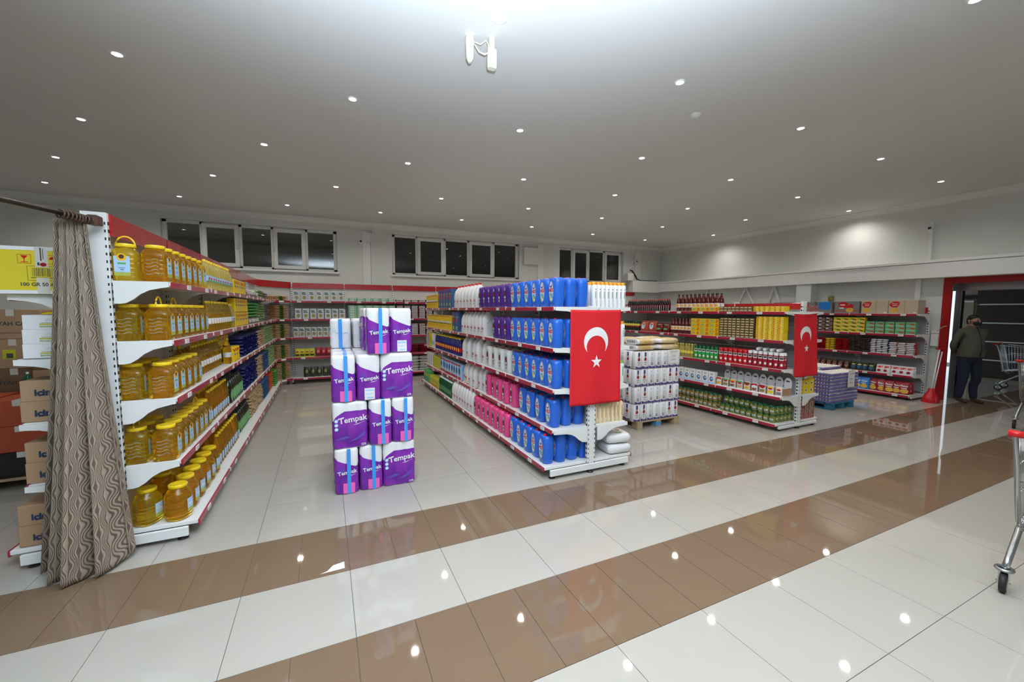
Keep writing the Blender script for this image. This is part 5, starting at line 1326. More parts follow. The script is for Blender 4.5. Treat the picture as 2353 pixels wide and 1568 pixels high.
def tp(t, x, y, lay, rot, lab): put(t, (x, y, lay * 0.4285), rot, lab, 'paper towel packs in the tall stack')
FY = 3.925
hn, hw_ = RD_ / 2, RW_ / 2
# layer 1
tp(TT, 0.042 + hn, FY + hw_, 0, R(-2), 'purple paper towel pack with blue tape, bottom left of stack front')
tp(TT, 0.252 + hn, FY + hw_ + 0.01, 0, R(1), 'purple paper towel pack with blue tape, bottom middle of stack front')
tp(TP0, 0.462 + hw_, FY + hn + 0.01, 0, R(90), 'wide purple paper towel pack at bottom right of stack front')
# layer 2
tp(TP0, 0.030 + hw_, FY + hn, 1, R(90), 'wide purple paper towel pack, second layer, left of stack front')
tp(TT, 0.340 + hn, FY + hw_ - 0.01, 1, R(2), 'purple paper towel pack with blue tape, second layer, middle of front')
tp(TT, 0.553 + hn, FY + hw_, 1, R(1), 'purple paper towel pack with blue tape, second layer, right of front')
# layer 3
tp(TT, 0.034 + hn, FY + hw_, 2, R(-1), 'purple paper towel pack with blue tape, third layer, left of front')
tp(TLb, 0.246 + hn, FY + hw_, 2, R(1), 'purple paper towel pack with white sticker, third layer, middle of front')
tp(TP0, 0.455 + hw_, FY + hn + 0.01, 2, R(90), 'wide purple paper towel pack, third layer, right of stack front')
# layer 4
tp(TT, 0.345 + hn, FY + hw_ - 0.02, 3, R(-3), 'purple paper towel pack with blue tape on top of the stack')
tp(TLb, 0.556 + hn, FY + hw_ + 0.08, 3, R(2), 'purple paper towel pack with white sticker on top of the stack')
# rows behind
for l in range(3):
    for k in range(3):
        for r in range(2):
            tp(TT, 0.040 + hn + 0.212 * k, FY + 0.47 + 0.31 * r + (0.0 if l != 1 else 0.01), l, R(rng(-2, 2)), 'paper towel pack in the stack, %s layer, %s from left, %s row from the front' % (ordn(l), ordn(k), ordn(r + 1)))
tp(TT, 0.33 + hn, FY + 0.48, 3, R(4), 'purple paper towel pack behind the top one, upper layer')
tp(TW, 0.045 + hn, FY + 0.86, 3, R(-3), 'white paper towel pack with blue tape standing on the stack')
tp(TLf, 0.260 + hn, FY + 0.86, 3, R(2), 'white paper towel pack with green leaves standing on the stack')

# ================================================================== pallets
def pallet(name, label, x0, x1, y0, y1, m, mb=None):
    t = thing(name, label, 'pallet', ((x0 + x1) / 2, (y0 + y1) / 2, 0))
    hx, hy = (x1 - x0) / 2, (y1 - y0) / 2
    q = MB(); q.box(-hx, hx, -0.05, 0.05, 0.098, 0.12, m, bev=0.002); top = q.mesh('board')
    k = 7
    for i in range(k): obj('board', top, t, (0, -hy + 0.05 + (2 * hy - 0.10) * i / (k - 1), 0))
    q = MB(); q.box(-0.045, 0.045, -hy, hy, 0.08, 0.098, m, bev=0.002); st = q.mesh('stringer')
    q = MB(); q.box(-0.05, 0.05, -hy, hy, 0.0, 0.018, m, bev=0.002); bt = q.mesh('base_board')
    q = MB(); q.box(-0.05, 0.05, -0.06, 0.06, 0.018, 0.08, m, bev=0.003); bl = q.mesh('block')
    q = MB(); q.box(-0.05, 0.05, -0.06, 0.06, 0.018, 0.08, mb or m, bev=0.003); bl2 = q.mesh('block')
    for i, x in enumerate((-hx + 0.06, 0, hx - 0.06)):
        obj('stringer', st, t, (x, 0, 0)); obj('base_board', bt, t, (x, 0, 0))
        for j, y in enumerate((-hy + 0.06, 0, hy - 0.06)): obj('block', bl2 if (i == 1 and j == 0) else bl, t, (x, y, 0))
    return t
pallet('pallet', 'worn wooden pallet under the white flour packs', 3.98, 4.80, 4.40, 5.40, 'wood_pallet', 'paint_blue')
def flour(kind):
    b = MB(); w, d, h = 0.122, 0.086, 0.245
    b.loft([(0, 0.054, 0.036, 5), (0.006, 0.059, 0.041, 5), (h - 0.012, 0.058, 0.040, 5), (h - 0.002, 0.048, 0.030, 4), (h, 0.035, 0.02, 3)], 'film_white', 16)
    sf = -0.0415
    q = MB()
    q.poly([(-0.056, 0.004), (0.056, 0.004), (0.056, 0.030), (0.0, 0.016), (-0.056, 0.040)], 'flour_purple', sf, 0.0005)
    if kind == 'front':
        q.rect(-0.016, 0.016, 0.175, 0.232, 'flour_purple', sf, 0.0006); q.oval(0, 0.165, 0.012, 0.014, 'rose', sf, 0.0012, 10); q.oval(0, 0.133, 0.022, 0.024, 'dark_label', sf, 0.0008, 12); q.oval(0.0, 0.125, 0.016, 0.018, 'red', sf, 0.0014, 12)
        q.rect(-0.024, 0.024, 0.086, 0.092, 'ink', sf, 0.001); q.rect(-0.010, 0.010, 0.058, 0.066, 'ink', sf, 0.001)
    else:
        q.rect(-0.003, 0.003, 0.19, 0.215, 'ink', sf, 0.001)
        for k in range(6): q.rect(-0.02, 0.018, 0.10 + 0.011 * k, 0.104 + 0.011 * k, 'silver', sf, 0.001)
        q.rect(-0.018, 0.018, 0.045, 0.082, 'ink', sf, 0.0008); 
        for k in range(5): q.rect(-0.015 + 0.007 * k, -0.012 + 0.007 * k, 0.05, 0.078, 'label_white', sf, 0.0014)
    return Tpl('flour_pack', 'pack', w, d, h, [('body', b), ('print', q)])
FA, FBk = flour('front'), flour('back')
fz = (0.12, 0.372, 0.624, 0.876)
for l in range(4):
    off = 0.02 if l % 2 else 0.0
    for k in range(7):
        put(FA if (k < 2 or k > 4) ^ (l == 1 and k in (0, 6)) else FBk, (3.985 + 0.122 * k + off * 0.4, 4.445 + rng(0, 0.008), fz[l]), R(rng(-4, 4)), 'white flour pack, pallet front, %s layer, %s from left' % (ordn(l), ordn(k)), 'flour packs on the pallet')
    for k in range(7):
        put(FA if k in (0, 3, 4) else FBk, (3.968 + rng(0, 0.006), 4.56 + 0.124 * k, fz[l]), R(-90 + rng(-4, 4)), 'white flour pack, pallet left side, %s layer, %s from front' % (ordn(l), ordn(k)), 'flour packs on the pallet')
    q = MB(); q.box(4.03, 4.76, 4.50, 5.38, fz[l] + 0.002, fz[l] + 0.238, 'film_white', bev=0.01)
    tag(obj('flour_bundle', q), 'shrink-wrapped white flour bundle in the middle of the pallet, %s layer' % ordn(l), 'bundle', 'flour bundles')
BRD = MB()
TB = Matrix.Translation((0, 0, 0.045)) @ Matrix.Rotation(R(90), 4, 'Y')
BRD.loft([(-0.40, 0.04, 0.13, 3), (-0.37, 0.042, 0.14, 3)], 'film_white', 16, T=TB); BRD.loft([(-0.37, 0.042, 0.14, 3), (-0.24, 0.043, 0.15, 3), (-0.1, 0.043, 0.15, 3)], 'bread_gold', 16, T=TB, cap=False)
BRD.loft([(-0.1, 0.043, 0.15, 3), (-0.03, 0.032, 0.10, 2.4), (0.02, 0.030, 0.09, 2.4), (0.08, 0.036, 0.12, 2.6)], 'film_white', 16, T=TB, cap=False); BRD.loft([(0.08, 0.036, 0.12, 2.6), (0.18, 0.043, 0.15, 3), (0.36, 0.043, 0.15, 3), (0.40, 0.03, 0.12, 3)], 'bread_gold', 16, T=TB)
for k_ in range(9):
    BRD.rect(-0.085 + 0.018 * k_, -0.075 + 0.018 * k_ - 0.004 * (k_ % 2), 0.028, 0.062, 'ink', -0.400, 0.0015, T=Matrix.Rotation(R(-90), 4, 'Z'))
BREAD = Tpl('wheat_sack', 'sack', 0.8, 0.3, 0.086, [('body', BRD)])
for k in range(2):
    put(BREAD, (4.38 + 0.01 * k, 4.58, 1.122 + 0.086 * k), R(-1 + 2 * k), '%s of the two gold and white sacks on the flour pallet' % ('lower', 'upper')[k], 'sacks on the flour pallet')
    put(BREAD, (4.39, 4.92, 1.122 + 0.086 * k), R(1 - 2 * k), '%s gold and white sack in the rear pair on the flour pallet' % ('lower', 'upper')[k], 'sacks on the flour pallet')
def sign(loc, rz, w, h, label, cols):
    q = MB(); n = 6; vs = []
    for i in range(n + 1):
        for j in (0, 1):
            x = -w / 2 + w * i / n
            vs += [(x, -0.003 - 0.004 * math.sin(i * 1.3), h * j), ]
    fs = [(2 * i, 2 * i + 2, 2 * i + 3, 2 * i + 1) for i in range(n)]
    q.add(vs, fs, 'paper')
    q.add([(v[0], v[1] + 0.001, v[2]) for v in vs], [f[::-1] for f in fs], 'paper')
    t = obj('price_sign', q, None, loc, rz); tag(t, label, 'sign')
    k = MB()
    for (cz, ww, m, hh) in cols:
        x = -ww / 2
        while x < ww / 2:
            k.tube([(x, -0.009, cz), (x + 0.006, -0.009, cz + hh), (x + 0.012, -0.009, cz), (x + 0.016, -0.009, cz + hh * 0.6)], 0.0011, m, 4); x += 0.02
    obj('handwriting', k, t)
sign((4.63, 4.398, 0.93), 0, 0.19, 0.20, 'white paper price sign taped on the flour packs', ((0.165, 0.15, 'red_oxide', 0.014), (0.10, 0.05, 'navy', 0.014), (0.045, 0.07, 'red', 0.018)))

# --- eggs
pallet('pallet', 'blue painted wooden pallet under the egg trays', 7.83, 8.52, 3.93, 4.78, 'wood_blue')
TRAY = MB(); th = 0.028; S = 0.278
TRAY.box(-S / 2, S / 2, -S / 2, S / 2, 0.0, 0.026, 'tray_purple', bev=0.006)
for i in range(6):
    for j in range(6):
        if i in (0, 5) or j in (0, 5):
            x, y = -S / 2 + 0.023 + 0.0463 * i, -S / 2 + 0.023 + 0.0463 * j
            TRAY.loft([(0.010, 0.0226, 0.0226, 2.8), (0.036, 0.0232, 0.0232, 2.4), (0.043, 0.0205, 0.0205), (0.044, 0.012, 0.012)], 'tray_purple', 8, T=Matrix.Translation((x, y, 0)))
TRAYT = Tpl('egg_tray', 'tray', S, S, 0.066, [('body', TRAY)])
EG = MB(); EG.loft([(0, 0.008, 0.008), (0.004, 0.015, 0.015), (0.016, 0.0215, 0.0215), (0.032, 0.020, 0.020), (0.046, 0.012, 0.012), (0.052, 0.003, 0.003)], 'egg_shell', 10); EG = EG.mesh('egg')
eggs = []; LH = 0.058
def egg_tray(x, y, z, lab, full, ef, el):
    put(TRAYT, (x, y, z), R(rng(-1.2, 1.2)), lab, 'egg trays on the blue pallet')
    for i in range(6):
        for j in range(6):
            if full or (ef and j == 0) or (el and i == 0):
                eggs.append((x - S / 2 + 0.023 + 0.0463 * i, y - S / 2 + 0.023 + 0.0463 * j, z + 0.009, 0 if (j == 0 or i == 0) else 1))
EX, EY = 7.82, 3.95
for cx in range(3):
    for cy in range(3):
        nl = 9 + (2 if (cx == 0 and cy == 2) or (cx == 1 and cy == 2) else 1 if cy >= 1 and cx > 0 else 0)
        for l in range(nl):
            egg_tray(EX + S / 2 + (S + 0.003) * cx, EY + S / 2 + (S + 0.003) * cy, 0.121 + LH * l, 'purple egg tray, %s layer, %s from left, %s from front' % (ordn(l), ordn(cx), ordn(cy)), l == nl - 1, cy == 0, cx == 0)
eggs.sort(key=lambda e: (e[3], e[1] + e[0] * 0.3 - e[2]))
restm = MB(); base_e = [tuple(v.co) for v in EG.vertices]; base_f = [tuple(p.vertices) for p in EG.polygons]
for k, (x, y, z, _) in enumerate(eggs):
    if k < 300:
        o = obj('egg', EG, None, (x, y, z)); tag(o, 'white egg sitting in the purple trays on the blue pallet', 'egg', 'eggs on the blue pallet')
    else: restm.add([(a + x, b + y, c + z) for a, b, c in base_e], base_f, 'egg_shell', True)
if len(eggs) > 300: tag(obj('egg_mass', restm), 'rows of white eggs in the upper purple trays', 'eggs', None, 'stuff')
sign((8.36, 3.925, 0.37), 0, 0.20, 0.30, 'white paper price sign hung on the egg trays', ((0.23, 0.15, 'navy', 0.012), (0.14, 0.10, 'royal', 0.014), (0.07, 0.10, 'red_oxide', 0.016)))

# ================================================================== flags
def flag(name, label, x0, x1, z0, z1, y, sag, skew=0.0):
    W, H = x1 - x0, z1 - z0
    t = thing(name, label, 'flag', ((x0 + x1) / 2, y, z0))
    def wy(u, v): return 0.010 * math.sin(u * 9.0 + v * 1.2) * (0.35 + 0.65 * v) - 0.012 * v
    def px(u, v): return (u - 0.5) * W + skew * v
    def pz(u, v): return H * (1 - v) - sag * math.sin(math.pi * u) * (1 - v)
    nu, nv = 26, 36
    vs = []
    for back in (0, 1):
        for j in range(nv + 1):
            for i in range(nu + 1):
                u, v = i / nu, j / nv
                vs.append((px(u, v), wy(u, v) + 0.0015 * back, pz(u, v)))
    N = (nu + 1) * (nv + 1); fs = []
    for j in range(nv):
        for i in range(nu):
            a = j * (nu + 1) + i
            fs.append((a, a + nu + 1, a + nu + 2, a + 1)); fs.append((N + a, N + a + 1, N + a + nu + 2, N + a + nu + 1))
    for j in range(nv):
        a = j * (nu + 1); fs.append((a, a + N, a + N + nu + 1, a + nu + 1)); b = a + nu; fs.append((b, b + nu + 1, b + N + nu + 1, b + N))
    for i in range(nu): fs.append((i, i + 1, i + 1 + N, i + N)); k = nv * (nu + 1) + i; fs.append((k, k + N, k + N + 1, k + 1))
    q = MB(); q.add(vs, fs, 'flag_red', True); obj('cloth', q, t)
    def P3(x, z):       # x from centre, z below the top edge
        u, v = x / W + 0.5, z / H
        return (px(u, v), wy(u, v) - 0.0022, pz(u, v))
    Ro, c0, Ri, c1 = W * 0.242, H * 0.333, W * 0.192, H * 0.390
    # crescent, opening downwards
    d = c1 - c0
    yi = (Ro ** 2 - Ri ** 2 + d * d) / (2 * d); ao = math.acos(yi / Ro)
    ai = math.acos((yi - d) / Ri)
    n = 40; vs = []
    for k in range(n + 1):
        t_ = -1 + 2 * k / n
        a = (math.pi - ao) * t_; vs.append(P3(Ro * math.sin(a), c0 - Ro * math.cos(a)))
        a = (math.pi - ai) * t_; vs.append(P3(Ri * math.sin(a), c1 - Ri * math.cos(a)))
    q = MB(); q.add(vs, [(2 * k, 2 * k + 1, 2 * k + 3, 2 * k + 2) for k in range(n)], 'flag_white', True); obj('crescent', q, t)
    cs, rs = H * 0.545, W * 0.115
    star = []
    for k in range(10):
        r = rs if k % 2 == 0 else rs * 0.382
        a = math.pi * k / 5
        star.append(P3(r * math.sin(a), cs - r * math.cos(a)))
    ctr = P3(0, cs)
    q = MB(); q.add([ctr] + star, [(0, (k + 1) % 10 + 1, k + 1) for k in range(10)], 'flag_white'); obj('star', q, t)
flag('hanging_flag', 'large red flag with white crescent hung on the middle gondola', 2.195, 2.815, 0.735, 1.705, 3.395, 0.004)
flag('hanging_flag', 'smaller red flag with white crescent hung on the right gondola', 5.915, 6.445, 0.765, 1.665, 3.490, 0.012, 0.06)
q = MB()
q.tube([(5.90, 3.488, 1.668), (6.05, 3.478, 1.662), (6.2, 3.475, 1.660), (6.45, 3.488, 1.672)], 0.008, 'film_white', 6)
tag(obj('flag_tape', q), 'strip of clear tape holding the smaller flag', 'tape')

# ================================================================== curtain and rod
t = thing('curtain', 'taupe curtain with gold wave pattern beside the left gondola', 'curtain', (-1.45, 3.42, 0))
top = [(-1.345, 3.49), (-1.375, 3.465), (-1.405, 3.435), (-1.43, 3.42), (-1.45, 3.41)]
bot = [(-1.215, 3.555), (-1.30, 3.36), (-1.46, 3.30), (-1.56, 3.38), (-1.655, 3.53)]
def lerp_poly(pts, u):
    f = u * (len(pts) - 1); i = min(int(f), len(pts) - 2); k = f - i
    g = lambda a, b, c, d: 0.5 * (2 * b + (c - a) * k + (2 * a - 5 * b + 4 * c - d) * k * k + (3 * b - a - 3 * c + d) * k ** 3)
    p = [pts[max(0, i - 1)], pts[i], pts[i + 1], pts[min(len(pts) - 1, i + 2)]]
    return tuple(g(*[q[c] for q in p]) for c in (0, 1))
nu, nv = 150, 70
vs = []; uvs = []
for j in range(nv + 1):
    v = j / nv
    for i in range(nu + 1):
        u = i / nu
        a, b = lerp_poly(top, u), lerp_poly(bot, u)
        k = v ** 1.15
        x, y = a[0] + (b[0] - a[0]) * k, a[1] + (b[1] - a[1]) * k
        amp = 0.014 + 0.042 * k
        ph = u * 2 * math.pi * 4.3 + 0.5 * math.sin(v * 2.2)
        f = math.sin(ph) * amp + 0.4 * amp * math.sin(ph * 2.1 + 1.3) + 0.006 * math.sin(u * 90) * (1 - v) ** 3
        z = 2.225 * (1 - v) + 0.012 + 0.05 * v * (abs(u - 0.5) * 2) ** 2 * (1 if u < 0.5 else 0.4)
        vs.append((x - 0.55 * f * 0.6 + 1.45, y - f - 3.42, z)); uvs.append((u, v))
fs = [(j * (nu + 1) + i, j * (nu + 1) + i + 1, (j + 1) * (nu + 1) + i + 1, (j + 1) * (nu + 1) + i) for j in range(nv) for i in range(nu)]
q = MB(); q.add(vs, fs, 'curtain', True)
me = q.mesh('cloth'); uvl = me.uv_layers.new(name='UVMap')
for lp in me.loops: uvl.data[lp.index].uv = uvs[lp.vertex_index]
c = obj('cloth', me, t)
md = c.modifiers.new('thickness', 'SOLIDIFY'); md.thickness = 0.003
d = Vector((-0.21, -0.52, 0)).normalized()
ro = Vector((-1.33, 3.52, 2.262))
t2 = thing('curtain_rod', 'dark curtain rod reaching in from the upper left', 'rod', tuple(ro))
q = MB(); q.tube([(0, 0, 0), tuple(d * 7.0)], 0.014, 'rod_brown', 10); obj('pole', q, t2)
q = MB(); q.box(-0.02, 0.03, -0.03, 0.05, -0.03, 0.03, 'ring_brown', bev=0.004); obj('bracket', q, t2)
for k in range(9):
    p = d * (0.025 + 0.021 * k)
    T = Matrix.Translation(ro + p - Vector((-1.45, 3.42, 0))) @ Matrix.Rotation(math.atan2(d.y, d.x), 4, 'Z')
    q = MB(); q.tube([(0.004 * math.sin(k), 0.024 * math.cos(a), 0.024 * math.sin(a) - 0.006) for a in [2 * math.pi * i / 14 for i in range(14)]], 0.0055, 'ring_brown', 6, T=T, closed=True); obj('curtain_ring', q, t)

# ================================================================== boxes on the stock side of the left gondola
def carton(name, w, d, h, m, loc, rz, label, deco=None, group=None, cat='box', tape=True):
    q = MB(); q.box(-w / 2, w / 2, -d / 2, d / 2, 0, h, m, bev=0.003)
    o = obj(name, q, None, loc, rz); tag(o, label, cat, group)
    if deco:
        k = MB(); deco(k, -d / 2 - 0.0002); obj('print', k, o)
    if tape:
        k = MB(); k.rect(-0.03, 0.03, h * 0.78, h + 0.0005, 'tape_clear', -d / 2, 0.0012); k.add([(-0.03, -d / 2, h + 0.001), (0.03, -d / 2, h + 0.001), (0.03, d / 2, h + 0.001), (-0.03, d / 2, h + 0.001)], [(0, 1, 2, 3)], 'tape_clear'); obj('packing_tape', k, o)
    return o
def d_yel(k, y):
    k.rect(-0.17, 0.17, 0.0, 0.022, 'label_white', y); k.rect(-0.17, 0.17, 0.268, 0.29, 'label_white', y)
    k.text('100 GR 50 ADET', 0.035, 0.058, 0.030, 'ink', y, bold=0.03)
    def fr(x0, x1, z0, z1, m, w=0.002):
        for r in ((x0, x1, z0, z0 + w), (x0, x1, z1 - w, z1), (x0, x0 + w, z0, z1), (x1 - w, x1, z0, z1)): k.rect(*r, m, y)
    fr(-0.035, 0.125, 0.082, 0.172, 'ink')
    x = -0.012; rb = random.Random(4)
    while x < 0.105:
        w = rb.choice((0.0012, 0.002, 0.0035)); k.rect(x, x + w, 0.108, 0.160, 'ink', y); x += w + rb.choice((0.0015, 0.003))
    k.rect(-0.02, 0.11, 0.098, 0.102, 'ink', y)
    fr(-0.075, -0.012, 0.186, 0.242, 'red'); fr(0.06, 0.12, 0.186, 0.242, 'red')
    k.poly([(-0.06, 0.235), (-0.027, 0.235), (-0.041, 0.215), (-0.046, 0.215)], 'red', y); k.rect(-0.0455, -0.0415, 0.198, 0.216, 'red', y); k.rect(-0.06, -0.027, 0.194, 0.198, 'red', y)
    k.poly([(0.068, 0.214), (0.076, 0.228), (0.09, 0.233), (0.104, 0.228), (0.112, 0.214)], 'red', y); k.rect(0.089, 0.091, 0.196, 0.214, 'red', y); k.rect(0.082, 0.091, 0.194, 0.197, 'red', y)
    k.rect(0.005, 0.065, 0.0, 0.10, 'tape_clear', y, 0.0016); k.rect(0.005, 0.065, 0.165, 0.292, 'tape_clear', y, 0.0016); k.rect(0.030, 0.036, 0.205, 0.285, 'ink', y, 0.003); k.rect(0.042, 0.045, 0.215, 0.28, 'ink', y, 0.003); k.rect(0.015, 0.025, 0.176, 0.195, 'ink', y, 0.003); k.oval(0.042, 0.182, 0.016, 0.012, 'crimson', y, 0.003, 10)
carton('yellow_carton', 0.36, 0.30, 0.29, 'yellow_box', (-1.625, 3.70, ZL[0] - 0.10 + 0.002), R(-2), 'yellow carton with barcode on the top left shelf end', d_yel, tape=False)
def d_oli(k, y):
    k.text("d'Olives", 0.0, 0.062, 0.026, 'silver', y, shear=0.3); k.rect(-0.07, 0.06, 0.030, 0.038, 'yellow_green', y); k.rect(-0.06, 0.05, 0.042, 0.045, 'olive', y); k.oval(0.075, 0.038, 0.012, 0.014, 'leaf_green', y); k.oval(0.082, 0.030, 0.007, 0.006, 'orange', y, 0.002); k.rect(-0.07, 0.03, 0.014, 0.024, 'pale_green', y); k.rect(0.05, 0.12, 0.006, 0.009, 'ink', y)
for k in range(3): carton('soap_carton', 0.30, 0.25, 0.093, 'label_white', (-1.60 + 0.006 * k, 3.74, ZL[1] - 0.10 + 0.002 + 0.093 * k), R(rng(-2, 2)), 'white soap carton with green print, %s of three stacked' % ('bottom', 'middle', 'top')[k], d_oli, 'soap cartons', tape=False)
q = MB(); q.tube([(0.05 * math.cos(a) * 1.6, 0.05 * math.sin(a), 0.008 + 0.004 * math.sin(3 * a)) for a in [2 * math.pi * i / 20 for i in range(20)]], 0.007, 'yellow', 6, closed=True)
tag(obj('strap_coil', q, None, (-1.58, 3.66, ZL[1] - 0.098 + 0.281)), 'coil of yellow strapping lying on the soap cartons', 'strap')
def d_ici(k, y): k.text('içim', 0.03, 0.105, 0.028, 'label_white', y, 0.0014, bold=0.05, shear=0.2); k.text('içim', 0.03, 0.105, 0.028, 'red_oxide', y, 0.002, shear=0.2); k.text('içimino', 0.0, 0.055, 0.058, 'navy_ink', y, 0.0018, bold=0.05)
for z, cz, dx in ((2, ZL[2] - 0.10, 0.0), (3, ZL[3] - 0.05, 0.0), (4, ZL[4] + 0.002, -0.06)):
    for k in range(2):
        carton('drink_carton', 0.30, 0.24, 0.135, 'cardboard', (-1.645 + dx + 0.006 * k, 3.76, cz + 0.002 + 0.135 * k), R(rng(-3, 3)), 'brown carton with dark blue lettering, %s of pair, %s' % (('lower', 'upper')[k], ('middle stock shelf', 'lower stock shelf', 'lowest stock shelf')[z - 2]), d_ici, 'lettered drink cartons', tape=False)
    carton('drink_carton', 0.30, 0.24, 0.135, 'cardboard', (-1.645 + dx, 4.05, cz + 0.002), 0, 'brown carton in the second row, %s' % ('middle stock shelf', 'lower stock shelf', 'lowest stock shelf')[z - 2], d_ici, 'lettered drink cartons')
# stock area further back on the left
def d_tea(k, y): k.text('SİYAH ÇAY', 0.0, 0.16, 0.055, 'ink', y, 0.0014, bold=0.03); k.rect(-0.15, 0.15, 0.06, 0.066, 'ink', y)
def d_sml(k, y): k.rect(-0.08, 0.02, 0.10, 0.20, 'yellow_green', y); k.rect(-0.05, 0.0, 0.11, 0.16, 'ink', y, 0.0018)
for ix in range(4):
    for iz in range(5):
        if ix == 0 and iz > 3: continue
        m = 'cardboard' if (ix + iz) % 3 else 'cardboard_dark'
        carton('stock_carton', 0.44, 0.40, 0.31, m, (-2.55 - 0.47 * ix + rng(-0.01, 0.01), 6.05 + 0.25 * ix, 0.121 + 0.313 * iz), R(rng(-2, 2)), 'brown stock carton behind the curtain, %s column, %s layer' % (ordn(ix), ordn(iz)), (d_tea if (ix + iz) % 2 else d_sml), 'stock cartons')
for ix in range(3):
    for iz in range(3):
        carton('stock_carton', 0.40, 0.36, 0.24, 'red_oxide' if iz else 'black', (-2.62 - 0.44 * ix, 5.45 + 0.2 * ix, 0.121 + 0.243 * iz), R(rng(-2, 2)), '%s carton in the front stock row, %s column, %s layer' % ('rust red' if iz else 'black', ordn(ix), ordn(iz)), None, 'front stock cartons')
pallet('pallet', 'wooden pallet under the brown stock cartons', -4.3, -2.32, 5.85, 7.1, 'wood_pallet')
pallet('pallet', 'wooden pallet under the rust red cartons', -3.75, -2.40, 5.25, 5.80, 'wood_pallet')
GBX = bottle('green_bottle', 0.03, 0.24, 'dark_green', 'label_white', 'leaf_green', 0.2, 0.5, parts=False)
for k in range(3): put(GBX, (-2.6 - 0.3 * k, 5.42 + 0.14 * k, 0.121 + 0.243 * 3 + 0.001), 0, 'green bottle standing on rust red cartons, %s from right' % ordn(k), 'green bottles in the stock area')

# ================================================================== small things by the right wall
t = thing('dustpan', 'red bell-shaped dustpan with long white handle by the door', 'dustpan', (10.33, 3.56, 0))
q = MB(); q.loft([(0, 0.145, 0.115, 2.4), (0.02, 0.15, 0.12, 2.4), (0.10, 0.135, 0.10, 2.3), (0.17, 0.085, 0.07, 2.2), (0.21, 0.05, 0.05), (0.25, 0.05, 0.05), (0.255, 0.045, 0.045)], 'red', 20); obj('pan', q, t)
top_ = (0.24, 0.02, 0.98)
q = MB(); q.tube([(0, 0, 0.24), top_], 0.013, 'white_plastic', 8); q.tube([(0.03, -0.02, 0.24), (top_[0] + 0.03, top_[1] - 0.03, top_[2] - 0.04)], 0.010, 'white_plastic', 8); obj('handle', q, t)
q = MB(); q.tube([(top_[0] - 0.07, top_[1] + 0.02, top_[2] + 0.02), (top_[0] + 0.10, top_[1] - 0.03, top_[2])], 0.014, 'red', 8); obj('grip', q, t)
t = thing('bucket', 'grey plastic bucket standing on the far shelf top', 'bucket', (10.45, 8.25, 1.79))
q = MB(); q.loft([(0, 0.09, 0.09), (0.20, 0.12, 0.12), (0.215, 0.126, 0.126), (0.21, 0.115, 0.115), (0.02, 0.085, 0.085)], 'bucket', 18); obj('pail', q, t)
q = MB(); q.tube([(0.12 * math.cos(a), 0, 0.2 + 0.07 * math.sin(a)) for a in [math.pi * k / 10 for k in range(11)]], 0.004, 'steel', 5); obj('bail', q, t)
q = MB(); q.box(10.2, 10.75, 8.0, 8.55, 0, 1.788, 'panel_white', bev=0.01); struct('trim_13', q, 'plain white cabinet block at the far right wall', 'trim')

